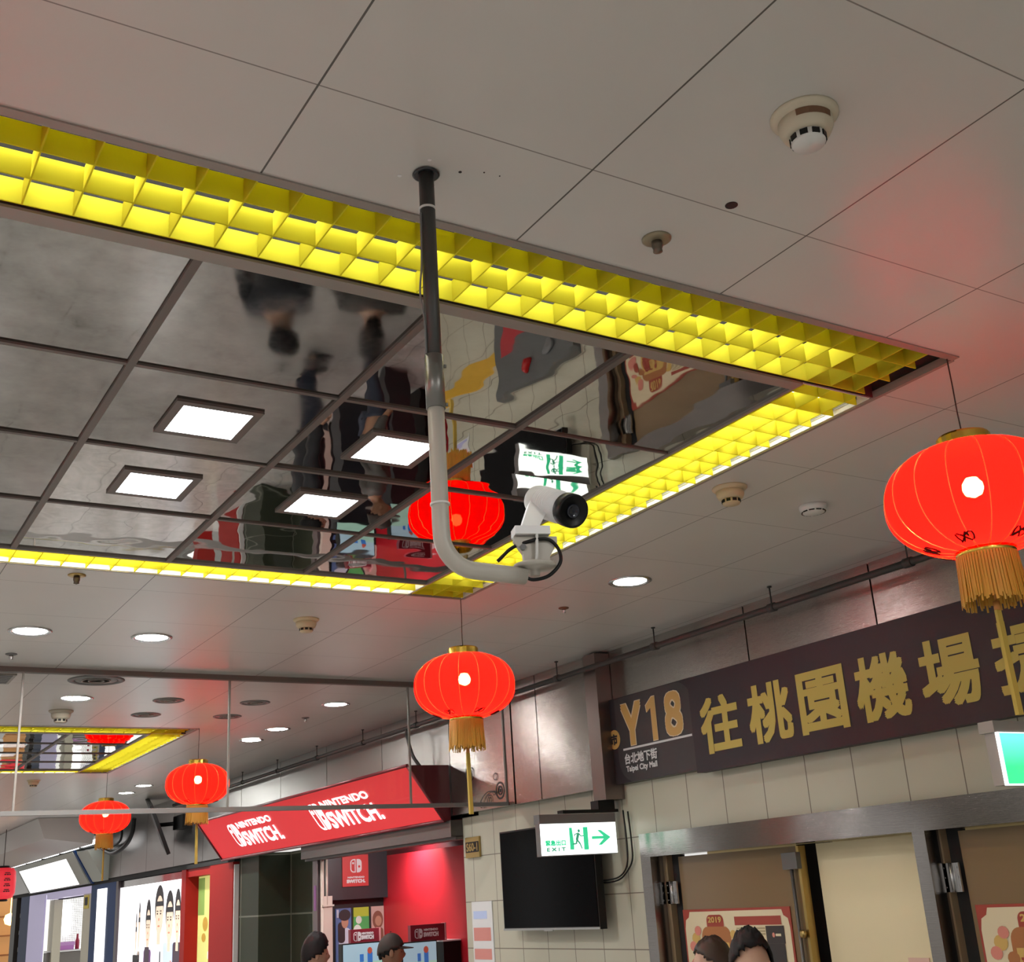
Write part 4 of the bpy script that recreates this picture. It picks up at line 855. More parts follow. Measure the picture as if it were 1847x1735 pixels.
# game demo stands
def demo(x0, x1, y, zt, label, sx0, sx1, zs):
    t = thing('demo_stand', label, 'game stand', ((x0 + x1) / 2, y, 0))
    mb = MB(); mb.box(x0, x1, y, y + 0.05, zs - 0.01, zt); mb.build('header_board', M('maroon_board', (0.22, 0.02, 0.035), 0.4), t)
    mb = MB(); mb.box(x1, x1 + 0.012, y - 0.01, y + 0.06, zs - 0.01, zt + 0.004); mb.build('lit_edge', M('pale_pink_edge', (0.75, 0.35, 0.38), 0.4), t)
    D = D2((x0, y, zs), *FW); w = x1 - x0
    console_mark(D, 0.23 * w, (zt - zs) * 0.45, 0.075, 1, 0, 1); D.build('console_mark', [m_logow, M('maroon_board', (0, 0, 0))], t)
    text('lettering', 'NINTENDO', m_logow, t, (x0 + 0.59 * w, y, zs + (zt - zs) * 0.66), *FW, 0.018, 0.42 * w, 0.003, 0.003)
    text('lettering', 'SWITCH', m_logow, t, (x0 + 0.59 * w, y, zs + (zt - zs) * 0.36), *FW, 0.036, 0.44 * w, 0.006, 0.003)
    mb = MB(); mb.box(sx0, sx1, y - 0.14, y - 0.06, zs - 0.36, zs); mb.build('screen_casing', m_black, t)
    mb = MB(); mb.box(sx0 + 0.008, sx1 - 0.008, y - 0.144, y - 0.139, zs - 0.35, zs - 0.008); sc = mb.build('screen', M('lit_game_screen', (0.3, 0.45, 0.55), 0.3, es=0.42, ecol=(0.42, 0.62, 0.72)), t)
    D = D2((sx0 + 0.008, y - 0.144, zs - 0.35), *FW); w = sx1 - sx0 - 0.016
    D.rect(0, 0, w, 0.20, 1, 0); D.rr(w * 0.62, 0.16, w * 0.75, 0.28, 0.015, 2, 1); D.ell(w * 0.68, 0.285, 0.022, 0.026, 3, 2); D.rect(w * 0.42, 0.2, w * 0.52, 0.26, 2, 1); D.build('picture', [M('screen_green', (0.3, 0.5, 0.4), 0.3, es=0.4, ecol=(0.45, 0.75, 0.62)), M('screen_blue', (0.05, 0.2, 0.6), 0.3, es=0.3), M('screen_red', (0.5, 0.1, 0.06), 0.3, es=0.3)], sc)
    mb = MB(); mb.box(sx0 + 0.04, sx1 - 0.04, y - 0.12, y + 0.1, 0, zs - 0.36); mb.build('cabinet', m_blk2, t)
demo(4.32, 4.585, 9.95, 1.71, 'game demo stand with maroon header behind the man in a cap', 4.18, 4.55, 1.605)
demo(4.57, 4.885, 9.3, 1.722, 'game demo stand with maroon header right of the capped man', 4.42, 4.735, 1.60)
mb = MB(); mb.box(4.86, 5.02, 9.28, 9.6, 0, 1.578); mb.mi = 1; mb.box(4.855, 5.025, 9.275, 9.6, 1.578, 1.588)
tag(mb.build('black_cabinet', [m_black, m_logow], None, (4.94, 9.4, 0)), 'black cabinet with pale top edge against the red shop wall', 'cabinet')
# ------------------------------------------------------------------ circles printed on the steel
D = D2((4.28, 7.95, 2.49), *RW)
for y, z, r, w in ((7.238, 2.60, 0.060, 0.012), (7.238, 2.60, 0.032, 0.010), (7.238, 2.60, 0.012, 0.012), (7.288, 2.70, 0.026, 0.006), (7.39, 2.548, 0.040, 0.006), (7.39, 2.548, 0.022, 0.008), (7.31, 2.59, 0.016, 0.005), (7.655, 2.76, 0.05, 0.010), (7.655, 2.76, 0.028, 0.008), (7.49, 2.525, 0.022, 0.005), (7.36, 2.42, 0.19, 0.008)):
    if r < 0.1: D.ring(7.95 - y, z - 2.49, r, w)
    else: D.ring(7.95 - y, z - 2.49, r, w, 1, 0, 18, PI * 0.35, PI * 0.8)
tag(D.build('wall_decal', m_ink), 'black printed rings on the steel cladding beside the red sign', 'decal')
# ------------------------------------------------------------------ red frame with poster, white lit poster
m_redframe = M('red_frame', (0.34, 0.012, 0.010), 0.5, spec=0.2)
t = thing('red_display_frame', 'red painted display frame beside the green tiled wall', 'display frame', (4.4, 14, 0))
mb = MB(); mb.box(4.30, 4.50, 13.06, 13.87, 0, 2.43); mb.box(4.30, 4.50, 14.82, 15.0, 0, 2.43); mb.box(4.32, 4.50, 13.87, 14.82, 2.34, 2.43); mb.build('frame', m_redframe, t)
mb = MB(); mb.box(4.31, 4.36, 13.03, 13.06, 0, 2.40); mb.build('white_edge', m_white, t)
t = thing('game_poster', 'tall yellow and green poster inside the red display frame', 'poster', (4.48, 14.3, 0.6))
m_pyel = M('lit_yellow_poster', (0.6, 0.6, 0.2), 0.5, es=0.55, ecol=(0.75, 0.78, 0.25))
mb = MB(); mb.box(4.46, 4.49, 13.87, 14.82, 0.6, 2.34); mb.build('board', m_pyel, t)
D = D2((4.46, 14.82, 0.6), *RW); 
for a in ((0.0, 1.3, 0.25, 1.72, 3), (0.45, 0.95, 0.9, 1.08, 1), (0.4, 0.82, 0.92, 0.9, 4), (0.25, 0.55, 0.92, 0.74, 0), (0.1, 0.2, 0.9, 0.5, 2)): D.rect(*a[:4], 1, a[4])
D.ell(0.68, 1.12, 0.2, 0.09, 2, 2); D.ell(0.66, 1.25, 0.13, 0.1, 2, 4); D.ell(0.62, 1.36, 0.17, 0.08, 3, 2); D.ell(0.30, 1.2, 0.10, 0.08, 2, 5); D.ell(0.25, 1.05, 0.08, 0.05, 2, 5)
D.build('print', [M('lit_p_white', (.8, .85, .85), .5, es=.6), M('lit_p_blue', (.08, .15, .6), .5, es=.5), M('lit_p_red', (.55, .06, .04), .5, es=.5), M('lit_p_green', (.25, .4, .1), .5, es=.35), M('lit_p_pale', (.85, .75, .6), .5, es=.6), M('lit_p_brown', (.5, .3, .05), .5, es=.45)], t)
t = thing('team_poster_lightbox', 'white lit poster of a row of dark haired people', 'lightbox', (4.4, 16.6, 0))
mb = MB(); mb.box(4.34, 4.50, 15.0, 18.165, 0.1, 2.42); mb.build('case', m_steel2, t)
m_litposter = M('lit_poster_white', (1, 1, 1), 0.4, es=1.25, ecol=(0.98, 0.96, 1.0))
mb = MB(); mb.box(4.333, 4.341, 15.03, 18.2, 0.2, 2.335); lf = mb.build('lit_face', m_litposter, t)
D = D2((4.333, 18.2, 0.2), *RW)
# people in a row, drawn tall: hair, face, clothes
for u, top, w, hair, cl in ((1.02, 1.80, 0.07, 0, 4), (1.17, 1.92, 0.09, 0, 4), (1.62, 1.94, 0.26, 0, 3), (2.14, 2.10, 0.42, 0, 2), (2.62, 2.02, 0.36, 0, 5), (2.98, 2.03, 0.26, 0, 4)):
    D.rr(u - w * 0.7, 0.3, u + w * 0.7, top - 0.62, 0.05, 1, cl); D.rect(u - w * 0.2, top - 0.72, u + w * 0.2, top - 0.45, 1.4, 1)
    D.ell(u, top - 0.26, w * 0.5, 0.26, 2, 0); D.ell(u + w * 0.04, top - 0.37, w * 0.43, 0.24, 2.6, 1); D.rect(u - w * 0.42, top - 0.26, u + w * 0.42, top - 0.20, 3, 0)
    if w > 0.2:
        for q in (-1, 1): D.ell(u + q * w * 0.18, top - 0.35, w * 0.08, 0.012, 3.4, 0, 8); D.rect(u + q * w * 0.18 - w * 0.1, top - 0.325, u + q * w * 0.18 + w * 0.1, top - 0.313, 3.4, 0)
        D.ell(u, top - 0.42, w * 0.07, 0.02, 3.4, 6, 8); D.ell(u, top - 0.50, w * 0.14, 0.012, 3.4, 6, 8)
D.rect(2.22, 0.5, 2.27, 1.3, 3, 0); D.rect(2.70, 0.4, 2.76, 1.2, 3, 6); D.rect(0.9, 1.05, 1.2, 1.25, 3, 0); D.rect(1.5, 1.05, 1.72, 1.35, 3, 4)
D.build('printed_people', [M('lit_hair', (.03, .025, .03), .5), M('lit_face_skin', (.8, .6, .45), .5, es=.62, ecol=(1, .78, .6)), M('lit_shirt_white', (.9, .92, 1), .5, es=1.0), M('lit_shirt_purple', (.25, .12, .3), .5, es=.25), M('lit_shirt_dark', (.1, .06, .09), .5, es=.1), M('lit_shirt_blue', (.55, .65, .9), .5, es=.8), M('lit_mouth', (.7, .3, .2), .5, es=.5)], lf)
mb = MB(); mb.box(4.30, 4.52, 18.17, 18.29, 0, 2.49); tag(mb.build('grey_pillar', M('dark_mauve_metal', (0.07, 0.055, 0.06), 0.4, 0.3), None, (4.4, 18.5, 0)), 'narrow dark grey pillar left of the white lit poster', 'pillar')
# ------------------------------------------------------------------ far shops
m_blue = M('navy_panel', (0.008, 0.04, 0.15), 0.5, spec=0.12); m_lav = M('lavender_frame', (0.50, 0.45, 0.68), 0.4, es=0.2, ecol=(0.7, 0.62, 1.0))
m_litw = M('lit_white_panel', (1, 1, 1), 0.4, es=1.6)
t = thing('blue_column', 'navy blue column with a bright white light strip', 'column', (4.4, 19.5, 0))
mb = MB(); mb.box(4.30, 4.52, 18.30, 19.87, 0, 2.47); mb.build('body', m_blue, t)
mb = MB(); mb.box(4.285, 4.301, 18.83, 19.40, 0, 2.36); mb.build('light_strip', m_litw, t)
t = thing('shop_window', 'bright shop window with lavender frame and wire grid panel', 'shop window', (4.5, 22.1, 0))
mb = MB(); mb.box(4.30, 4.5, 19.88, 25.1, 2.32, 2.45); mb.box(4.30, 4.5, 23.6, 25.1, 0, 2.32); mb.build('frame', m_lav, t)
mb = MB(); mb.box(4.32, 4.5, 19.88, 20.5, 0, 2.32); mb.box(4.36, 4.5, 23.0, 23.58, 0, 2.3); mb.build('side_panels', M('pale_cream', (0.62, 0.58, 0.46), 0.5), t)
mb = MB(); mb.box(4.30, 5.4, 23.42, 23.45, 0, 2.40); mb.box(5.38, 5.4, 19.9, 23.42, 0, 2.4); bk = mb.build('lit_back', M('lit_display', (1, 1, 1), 0.5, es=0.75, ecol=(1, 1, 0.97)), t)
mb = MB()
for k in range(20): mb.box(4.36 + k * 0.03, 4.364 + k * 0.03, 23.38, 23.384, 1.5, 2.36)
for k in range(28): mb.box(4.36, 4.94, 23.376, 23.38, 1.5 + k * 0.031, 1.504 + k * 0.031)
mb.build('wire_grid', m_grille, t)
mb = MB(); mb.box(4.42, 4.72, 23.36, 23.38, 1.72, 2.22); mb.build('bright_panel', M('lit_bright_panel', (1, 1, 1), 0.5, es=2.2), t)  # glowing panel at the middle of the grid wall
mb = MB(); mb.box(4.30, 5.2, 23.05, 23.375, 1.44, 1.46); mb.build('shelf', m_white, t)
mb = MB(); mb.box(4.30, 5.2, 23.1, 23.37, 0.4, 1.43); mb.build('grey_board', M('mid_grey_board', (0.20, 0.185, 0.17), 0.5), t)
for k, (x, w, h, c, lb) in enumerate(((4.58, 0.34, 0.07, (0.55, 0.22, 0.6), 'purple box lying on shelf, lower of two, in bright window'), (4.60, 0.33, 0.06, (0.62, 0.33, 0.7), 'purple box lying on shelf, upper of two, in bright window'), (4.82, 0.10, 0.25, (0.35, 0.02, 0.06), 'dark red bottle shaped item on shelf in bright window'))):
    mb = MB(); z = 1.461 + (0.071 if k == 1 else 0)
    if k < 2: mb.box(x - w / 2, x + w / 2, 23.1, 23.25, z, z + h)
    else: mb.lathe([(0.035, 0), (0.035, 0.14), (0.018, 0.19), (0.018, 0.25), (0, 0.255)], (x, 23.18, z), 14)
    tag(mb.build('boxed_goods' if k < 2 else 'bottle', M('goods_%d' % k, c, 0.5), None, (x, 23.15, z)), lb, 'box' if k < 2 else 'bottle')
mb = MB(); mb.box(4.31, 4.32, 20.1, 20.4, 2.10, 2.30); mb.mi = 1; mb.box(4.305, 4.311, 20.15, 20.34, 2.15, 2.27); tag(mb.build('yellow_sticker', [M('yellow_sticker', (0.75, 0.6, 0.05), 0.5), m_ink], None, (4.295, 20.5, 2.1)), 'yellow and black sticker at top right of bright shop window', 'sticker')
t = thing('shop_sign_box', 'slanted blank white lit sign box above the bright shop window', 'shop sign', (4.1, 23, 2.45))
mb = MB(); prof = [(4.28, 2.95), (3.93, 2.93), (4.20, 2.46), (4.28, 2.46)]
mb.hexa([(x, 19.65, z) for x, z in prof], [(x, 24.6, z) for x, z in prof]); mb.build('box', M('pale_green_grey', (0.40, 0.42, 0.37), 0.45), t)
a_, b_ = Vector((3.93, 0, 2.93)), Vector((4.20, 0, 2.46)); u_ = (a_ - b_).normalized()
D = D2(b_ + Vector((0, 24.45, 0)) + u_ * 0.01, (0, -1, 0), u_); D.rect(0, 0, 4.18, 0.45, 1); D.build('lit_face', m_litw, t)
t = thing('corner_awning', 'navy edged triangular grey awning end above the blue column', 'awning', (4.1, 19, 2.47))
mb = MB(); mb.hexa([(4.28, 18.7, 2.9), (3.96, 18.7, 2.9), (4.22, 18.7, 2.47), (4.28, 18.7, 2.47)], [(4.28, 19.45, 2.9), (3.96, 19.45, 2.9), (4.22, 19.45, 2.47), (4.28, 19.45, 2.47)]); mb.build('panel', M('pale_green_grey', (0, 0, 0)), t)
mb = MB(); mb.hexa([(3.92, 19.47, 2.94), (3.95, 19.47, 2.94), (4.25, 19.47, 2.45), (4.22, 19.47, 2.45)], [(3.92, 19.58, 2.94), (3.95, 19.58, 2.94), (4.25, 19.58, 2.45), (4.22, 19.58, 2.45)]); mb.build('navy_edge', m_blue, t)
mb = MB(); mb.box(4.30, 4.5, 25.12, 26.0, 0, 2.45); tag(mb.build('navy_post', m_blue, None, (4.4, 24.2, 0)), 'navy post left of the bright shop window', 'post')
mb = MB(); mb.box(4.30, 4.5, 26.5, 27.0, 0, 2.45); tag(mb.build('dark_post', M('dark_brown_post', (0.04, 0.03, 0.025), 0.5), None, (4.4, 25.3, 0)), 'dark brown post by the warm lit shop at far left', 'post')
t = thing('goods_column', 'narrow rack of small packets between navy post and dark post', 'rack', (4.4, 24.8, 0))
mb = MB(); mb.box(4.40, 4.5, 26.01, 26.49, 0, 2.45); mb.build('back_board', M('rack_white', (0.55, 0.52, 0.48), 0.5), t)
mb = MB()
for k in range(14):
    mb.mi = k % 3; mb.box(4.37, 4.40, 26.05 + 0.05 * (k % 2), 26.3 + 0.08 * (k % 3), 0.9 + k * 0.105, 0.98 + k * 0.105)
mb.build('packets', [m_grille, m_pred, m_offwhite], t)
t = thing('warm_shop', 'shop interior glowing warm orange at the far left edge', 'shop', (5.5, 27.5, 0))
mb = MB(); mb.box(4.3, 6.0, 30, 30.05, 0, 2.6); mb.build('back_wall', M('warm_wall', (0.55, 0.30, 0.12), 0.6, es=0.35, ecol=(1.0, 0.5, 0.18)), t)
for k in range(5):
    mb = MB(); mb.box(4.3, 5.6, 29.6, 29.99, 0.5 + k * 0.4, 0.53 + k * 0.4); mb.build('shelf', m_pbrown, t)
for k in range(3):
    mb = MB(); mb.lathe([(0.0, 0.13), (0.10, 0.09), (0.13, 0), (0.10, -0.09), (0, -0.13)], (4.50 + k * 0.3, 28.4 + k * 0.3, 2.05), 14)
    mb.tube([(4.50 + k * 0.3, 28.4 + k * 0.3, 2.17), (4.50 + k * 0.3, 28.4 + k * 0.3, 2.6)], 0.01, 6); mb.build('hanging_bulb', M('warm_bulb', (1, 0.7, 0.3), 0.5, es=5, ecol=(1.0, 0.62, 0.22)), t)
t = thing('red_paper_lantern', 'red cylinder lantern with black writing cut by the left edge', 'lantern', (3.02, 20.0, 2.3))
lx, ly, lz = 3.02, 20.0, 2.30
mb = MB(); mb.lathe([(0.08, 0.45), (0.145, 0.44), (0.18, 0.39), (0.19, 0.26), (0.185, 0.09), (0.155, 0.02), (0.08, 0.0)], (lx, ly, lz), 24); mb.build('paper_body', M('lit_red_paper', (0.7, 0.03, 0.04), 0.5, es=0.5, ecol=(0.9, 0.03, 0.05)), t)
mb = MB(); mb.lathe([(0.08, 0.45), (0.095, 0.465), (0.08, 0.48)], (lx, ly, lz), 20); mb.build('top_rim', m_black, t)
mb = MB(); mb.lathe([(0.08, 0), (0.095, -0.015), (0.08, -0.03)], (lx, ly, lz), 20); mb.build('bottom_rim', m_black, t)
mb = MB()
for k in range(4):
    z = lz + 0.34 - k * 0.08
    for a in (-0.035, 0.0, 0.03): mb.box(lx + 0.03 + a - 0.004, lx + 0.03 + a + 0.02, ly - 0.196, ly - 0.182, z, z + 0.016)
    mb.box(lx, lx + 0.07, ly - 0.196, ly - 0.182, z + 0.026, z + 0.038)
mb.build('black_strokes', m_ink, t)
mb = MB(); mb.tube([(lx, ly, lz + 0.46), (lx, ly, CEIL)], 0.006, 6); mb.build('cord', m_cord, t)
# boards, strip lights and cables near the far ceiling
mb = MB(); mb.hexa([(3.2, 17.9, 3.03), (3.85, 17.9, 2.94), (3.85, 27, 2.94), (3.2, 27, 3.03)], [(3.1, 17.9, 3.305), (3.9, 17.9, 3.305), (3.9, 27, 3.305), (3.1, 27, 3.305)])
tag(mb.build('grey_soffit', M('grey_soffit', (0.46, 0.42, 0.39), 0.5), None, (3.7, 22, 2.92)), 'grey boxed soffit under the ceiling above the far shops', 'soffit')
t = thing('strip_light', 'row of white strip lights along the grey soffit at far left', 'strip light', (4.05, 21, 2.9))
for k in range(6):
    mb = MB(); y = 17.9 + k * 1.5; mb.box(3.92, 3.98, y, y + 1.15, 2.96, 3.01); mb.build('tube', M('strip_white', (1, 1, 1), 0.4, es=3.2), t)
mb = MB(); mb.box(3.91, 3.99, 17.9, 27, 3.01, 3.06); mb.build('batten', m_white, t)
mb = MB(); mb.tube(smooth([(4.2, 27, 3.05), (4.2, 22, 3.03), (4.2, 19.6, 3.0), (4.15, 18.8, 2.95), (4.12, 17.9, 2.80), (4.15, 17.3, 2.86), (4.17, 17.0, 3.0), (4.17, 16.9, 3.2)]), 0.03, 8); mb.tube(smooth([(4.22, 18.5, 2.93), (4.22, 18.1, 2.93), (4.22, 17.8, 3.0), (4.2, 17.7, 3.2)]), 0.018, 8)
tag(mb.build('cable_bundle', m_black, None, (4.1, 19, 2.8)), 'thick black cable bundle curving along above the far shop signs', 'cable')
t = thing('monitor', 'thin black monitor seen edge-on hanging left of red sign', 'monitor', (4.0, 15.2, 3.0))
c_ = Vector((4.0, 15.07, 2.975)); uv_ = Vector((-0.25, -0.074, 0.558)); wv_ = Vector((0.262, 0.965, -0.01)).normalized(); wv_ = (wv_ - uv_ * wv_.dot(uv_) / uv_.dot(uv_)).normalized()
mb = MB(); mb.obox(c_, wv_ * 0.42, wv_.cross(uv_).normalized() * 0.022, uv_ * 0.5); mb.build('panel', m_black, t)
mb = MB(); mb.tube([c_ + Vector((0.02, 0, 0)), (4.28, 14.9, 2.98)], 0.025, 8); mb.box(4.16, 4.28, 14.55, 14.95, 2.90, 3.06); mb.build('arm', m_black, t)
# ------------------------------------------------------------------ people
def skin(pts, edges, name):
    me = bpy.data.meshes.new(name); me.from_pydata([p[:3] for p in pts], edges, [])
    o = bpy.data.objects.new(name, me); C.objects.link(o)
    md = o.modifiers.new('s', 'SKIN'); md.use_smooth_shade = True
    for i, p in enumerate(pts):
        sv = me.skin_vertices[0].data[i]; r = p[3]; sv.radius = r if isinstance(r, tuple) else (r, r); sv.use_root = (i == 0)
    o.modifiers.new('u', 'SUBSURF').levels = 1
    dg = bpy.context.evaluated_depsgraph_get(); dg.update()
    res = bpy.data.meshes.new_from_object(o.evaluated_get(dg)); bpy.data.objects.remove(o)
    return res
def head_mesh(bm, c, scale=1.0, hair=False, hairlen=0.0, top=0.0):
    """head looking along +Y: cranium, jaw, nose, brow, lips, ears"""
    g = bmesh.ops.create_uvsphere(bm, u_segments=32, v_segments=24, radius=1.0)
    for v in g['verts']:
        x, y, z = v.co
        jaw = max(0.0, -z)
        w = 0.076 * (1 - 0.30 * jaw ** 1.5); dpt = 0.096 * (1 - 0.10 * jaw)
        px, py, pz = x * w, y * dpt, z * 0.122
        if y > 0: py += 0.006 * jaw
        if y < 0 and z < -0.2: py *= 1 - 0.35 * min(1, (-z - 0.2) / 0.6)
        front = max(0, y)
        nose = math.exp(-((x * w) / 0.013) ** 2 - ((pz + 0.022) / 0.022) ** 2) * front
        py += 0.024 * nose
        py += 0.006 * math.exp(-((pz - 0.022) / 0.012) ** 2) * front
        for s in (-1, 1): py -= 0.010 * math.exp(-((px - s * 0.031) / 0.014) ** 2 - ((pz - 0.003) / 0.011) ** 2) * front
        py += 0.006 * math.exp(-(px / 0.022) ** 2 - ((pz + 0.06) / 0.012) ** 2) * front + 0.008 * math.exp(-(px / 0.022) ** 2 - ((pz + 0.105) / 0.014) ** 2) * front
        v.co = Vector(c) + Vector((px, py, pz)) * scale
    for s in (-1, 1):
        g = bmesh.ops.create_uvsphere(bm, u_segments=12, v_segments=10, radius=1.0)
        for v in g['verts']:
            x, y, z = v.co; v.co = Vector(c) + Vector((s * 0.078 + x * 0.010 + s * 0.006 * max(0, -y), -0.005 + y * 0.019 , -0.006 + z * 0.033)) * scale
def shell(c, top, name, mat, parent, thick, front_z, back_z, side_z, fringe=0.0, jag=0.004, scale=1.0):
    """hair or cap: shell over the cranium, lower edge front_z / side_z / back_z"""
    bm = bmesh.new(); g = bmesh.ops.create_uvsphere(bm, u_segments=40, v_segments=26, radius=1.0); kill = []
    for v in g['verts']:
        x, y, z = v.co; q = math.atan2(y, abs(x))
        lim = side_z + (front_z - side_z) * max(0.0, math.sin(q)) ** 1.5 if q > 0 else side_z + (back_z - side_z) * max(0, -math.sin(q))
        px, py, pz = x * (0.078 + thick), y * (0.098 + thick), z * (0.122 + thick * 1.2)
        if z > 0.2: pz += top * max(0, z) * (0.6 + 0.4 * y)
        n_ = random.uniform(-jag, jag)
        if jag > 0: pz += 2.2 * jag * mnoise.noise(Vector((x * 5, y * 5, z * 3 + 7))) + 0.010 * max(0, z) * mnoise.noise(Vector((x * 14, y * 3, 2))); px *= 1 + 0.05 * mnoise.noise(Vector((x * 9, y * 9, z * 2)))
        v.co = Vector(c) + Vector((px + n_ * 0.4, py + n_ * 0.4, pz + n_)) * scale
        if z * 0.122 < lim: kill.append(v)
    bmesh.ops.delete(bm, geom=kill, context='VERTS')
    bmesh.ops.delete(bm, geom=[v for v in bm.verts if not v.link_faces], context='VERTS')
    ret = bmesh.ops.extrude_face_region(bm, geom=list(bm.faces))
    for v in ret['geom']:
        if isinstance(v, bmesh.types.BMVert): v.co = Vector(c) + (v.co - Vector(c)) * 0.90
    bmesh.ops.recalc_face_normals(bm, faces=bm.faces)
    me = bpy.data.meshes.new(name); bm.to_mesh(me); bm.free(); me.materials.append(mat)
    for p in me.polygons: p.use_smooth = True
    o = bpy.data.objects.new(name, me); C.objects.link(o); o.parent = parent
    return o
def person(x, y, height, face, label, skinm, hairm, topm, legm, hair=None, cap=None, extra=0.0):
    k = height / 1.75
    J = lambda a, b, c, r: (a * k, b * k, c * k, r if isinstance(r, tuple) else r * k)
    pts = [J(0, 0, 0.95, 0.13), J(0, -0.01, 1.12, 0.12), J(0, -0.01, 1.30, 0.14), J(0, -0.015, 1.44, 0.09), J(0, 0.0, 1.50, 0.055), J(0, 0.015, 1.58, 0.052)]
    edges = [(0, 1), (1, 2), (2, 3), (3, 4), (4, 5)]
    def add(par, *p):
        pts.append(p[0]); edges.append((par, len(pts) - 1)); return len(pts) - 1
    cl_arm, cl_leg = [], []
    for s in (-1, 1):
        a = add(3, J(s * 0.17, -0.015, 1.42, 0.062)); b = add(a, J(s * 0.235, -0.03, 1.15, 0.048)); c_ = add(b, J(s * 0.24, 0.06, 0.91, 0.034)); h = add(c_, J(s * 0.235, 0.09, 0.84, 0.034))
        cl_arm.append((a, b, c_))
        for f, (dx, l) in enumerate(((0.028, 0.075), (0.010, 0.085), (-0.008, 0.08), (-0.026, 0.062))):
            e = add(h, J(s * (0.235 - dx * 0.4), 0.10 + dx, 0.80, 0.009)); e2 = add(e, J(s * (0.23 - dx * 0.4), 0.105 + dx, 0.80 - l * 0.5, 0.008)); add(e2, J(s * (0.222 - dx * 0.4), 0.098 + dx, 0.80 - l, 0.007))
        th = add(c_, J(s * 0.215, 0.11, 0.86, 0.011)); add(th, J(s * 0.205, 0.125, 0.82, 0.009))
        l1 = add(0, J(s * 0.095, 0, 0.86, 0.095)); l2 = add(l1, J(s * 0.10, 0.015, 0.50, 0.062)); l3 = add(l2, J(s * 0.105, -0.02, 0.10, 0.042)); l4 = add(l3, J(s * 0.115, 0.03, 0.045, 0.042)); add(l4, J(s * 0.12, 0.15, 0.035, 0.032))
    me = skin(pts, edges, 'person')
    bm = bmesh.new(); bm.from_mesh(me)
    hc = Vector((0, 0.035, 1.628)) * k; head_mesh(bm, hc, k)
    bm.to_mesh(me); bm.free(); me.materials.clear(); me.materials.append(skinm)
    for p in me.polygons: p.use_smooth = True
    o = bpy.data.objects.new('person', me); C.objects.link(o); o.location = (x, y, 0); o.rotation_euler = (0, 0, math.atan2(face[1], face[0]) - PI / 2)
    tag(o, label, 'person')
    # clothing: jacket and trousers grown slightly larger over the same skeleton
    G_ = 0.016
    jp = [J(0, 0, 0.92, 0.135 + G_), J(0, -0.01, 1.12, 0.125 + G_), J(0, -0.01, 1.30, 0.14 + G_), J(0, -0.015, 1.44, 0.095 + G_), J(0, -0.008, 1.485, 0.058 + G_)]; je = [(0, 1), (1, 2), (2, 3), (3, 4)]
    for s in (-1, 1):
        n0 = len(jp); jp += [J(s * 0.17, -0.015, 1.42, 0.066 + G_), J(s * 0.235, -0.03, 1.15, 0.052 + G_), J(s * 0.24, 0.055, 0.925, 0.040 + G_)]; je += [(3, n0), (n0, n0 + 1), (n0 + 1, n0 + 2)]
    me = skin(jp, je, 'jacket'); me.materials.clear(); me.materials.append(topm); j = bpy.data.objects.new('jacket', me); C.objects.link(j); j.parent = o
    tp = [J(0, 0, 0.96, 0.128 + G_ / 2)]; te = []
    for s in (-1, 1):
        n0 = len(tp); tp += [J(s * 0.095, 0, 0.86, 0.098 + G_ / 2), J(s * 0.10, 0.015, 0.50, 0.066 + G_), J(s * 0.105, -0.02, 0.11, 0.05 + G_)]; te += [(0, n0), (n0, n0 + 1), (n0 + 1, n0 + 2)]
    me = skin(tp, te, 'trousers'); me.materials.clear(); me.materials.append(legm); q = bpy.data.objects.new('trousers', me); C.objects.link(q); q.parent = o
    for s in (-1, 1):
        bm = bmesh.new(); g = bmesh.ops.create_uvsphere(bm, u_segments=14, v_segments=10, radius=1.0)
        for v in g['verts']:
            a, b, c_ = v.co; v.co = Vector((s * 0.117 + a * 0.05, 0.075 + b * 0.135, max(0.0, 0.05 + c_ * 0.055))) * k
        me = bpy.data.meshes.new('shoe'); bm.to_mesh(me); bm.free(); me.materials.append(m_black); so_ = bpy.data.objects.new('shoe', me); C.objects.link(so_); so_.parent = o
    # eyes and brows
    mb = MB()
    for s in (-1, 1):
        mb.lathe([(0.0, 0.011), (0.008, 0.007), (0.011, 0), (0.008, -0.007), (0, -0.011)], hc + Vector((s * 0.031, 0.073, 0.003)) * k, 12)
    me_o = mb.build('eyes', M('eye_dark', (0.05, 0.04, 0.035), 0.2)); me_o.parent = o
    if hair: shell(hc, hair[0], 'hair', hairm, o, *hair[1:], scale=k)
    if cap:
        cp = shell(hc, 0.012, 'cap', cap, o, 0.014, 0.035, -0.02, 0.018, 0, 0.0, scale=k)
        mb = MB(); pts1 = []; pts2 = []
        for i in range(13):
            q_ = math.radians(-62 + 124 * i / 12)
            pts1.append(hc + Vector((0.094 * math.sin(q_), 0.10 * math.cos(q_) + 0.005, 0.035)) * k); pts2.append(hc + Vector((0.085 * math.sin(q_), 0.105 * math.cos(q_) + 0.075 * math.cos(q_ * 1.1), 0.022)) * k)
        up2 = Vector((0, 0, 0.006)) * k
        for i in range(12): mb.hexa([pts1[i], pts1[i + 1], pts2[i + 1], pts2[i]], [pts1[i] + up2, pts1[i + 1] + up2, pts2[i + 1] + up2, pts2[i] + up2])
        br = mb.build('brim', cap); br.parent = cp
        mb = MB(); mb.lathe([(0.008, 0), (0.006, 0.005), (0, 0.007)], hc + Vector((0, 0, 0.15)) * k, 10); bt = mb.build('button', cap); bt.parent = cp
    return o
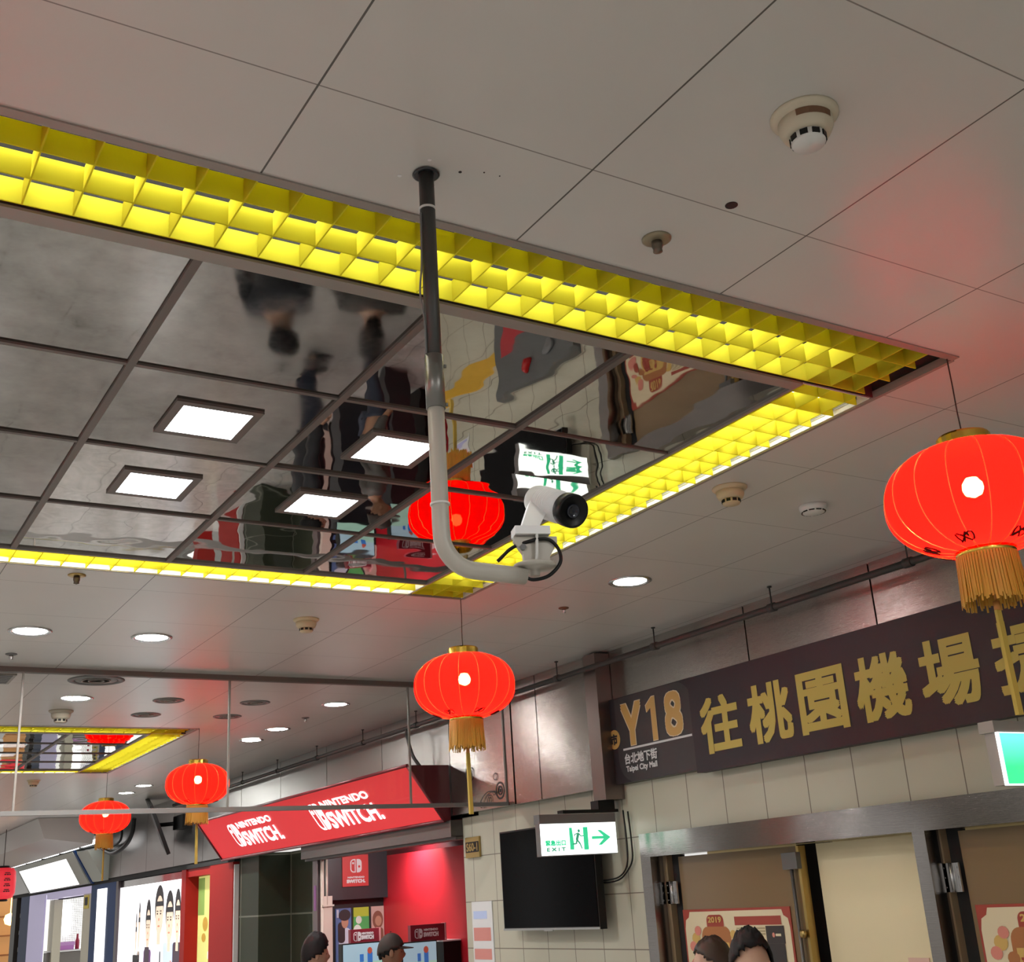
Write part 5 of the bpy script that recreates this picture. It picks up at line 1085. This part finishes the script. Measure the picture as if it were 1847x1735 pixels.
m_skin = M('skin', (0.50, 0.30, 0.21), 0.5); m_skin2 = M('tan_skin', (0.34, 0.18, 0.11), 0.5); m_hair = M('black_hair', (0.008, 0.007, 0.008), 0.6, spec=0.25); m_hair2 = M('dark_brown_hair', (0.035, 0.022, 0.016), 0.5)
m_coat = M('dark_coat', (0.015, 0.016, 0.022), 0.45); m_coat2 = M('grey_coat', (0.07, 0.065, 0.06), 0.6); m_capm = M('charcoal_cap', (0.035, 0.028, 0.024), 0.7); m_jeans = M('dark_jeans', (0.02, 0.025, 0.045), 0.7); m_coat3 = M('brown_coat', (0.10, 0.06, 0.045), 0.6)
r_ = Vector((0.857, -0.512)); f_ = Vector((0.53, 0.848))
person(3.587, 9.013, 1.69, r_ * 0.94 + f_ * 0.34, 'person with swept back black hair facing right, before green tiled wall', m_skin, m_hair, m_coat, m_jeans, hair=(0.045, 0.018, 0.05, -0.06, -0.012))
person(4.06, 8.68, 1.672, r_ * 0.98 + f_ * 0.2, 'person in a charcoal cap facing right, before the game shop screens', m_skin2, m_hair, m_coat2, m_jeans, hair=(0.0, 0.004, 0.05, -0.05, -0.01), cap=m_capm)
person(3.44, 3.92, 1.70, -f_ + r_ * 0.15, 'person with spiky black hair facing the camera, before left door poster', m_skin, m_hair, m_coat, m_jeans, hair=(0.03, 0.014, 0.066, -0.06, 0.01, 0.0, 0.006))
person(3.78, 4.50, 1.665, -r_ * 0.95 - f_ * 0.2, 'person with short brown hair facing left, behind the spiky haired person', m_skin, m_hair2, m_coat3, m_jeans, hair=(0.012, 0.008, 0.06, -0.06, 0.0))
person(2.20, 5.98, 1.60, f_ * 0.9 + r_ * 0.3, 'person in dark puffy coat below the picture, seen upside down in mirror ceiling', m_skin2, m_hair, m_coat, m_jeans, hair=(0.01, 0.016, 0.055, -0.10, -0.03))
person(2.72, 5.80, 1.57, f_ * 0.9 - r_ * 0.3, 'person in grey coat below the picture, reflected beside a mirror bar', m_skin, m_hair, m_coat2, m_jeans, hair=(0.01, 0.014, 0.055, -0.09, -0.02))
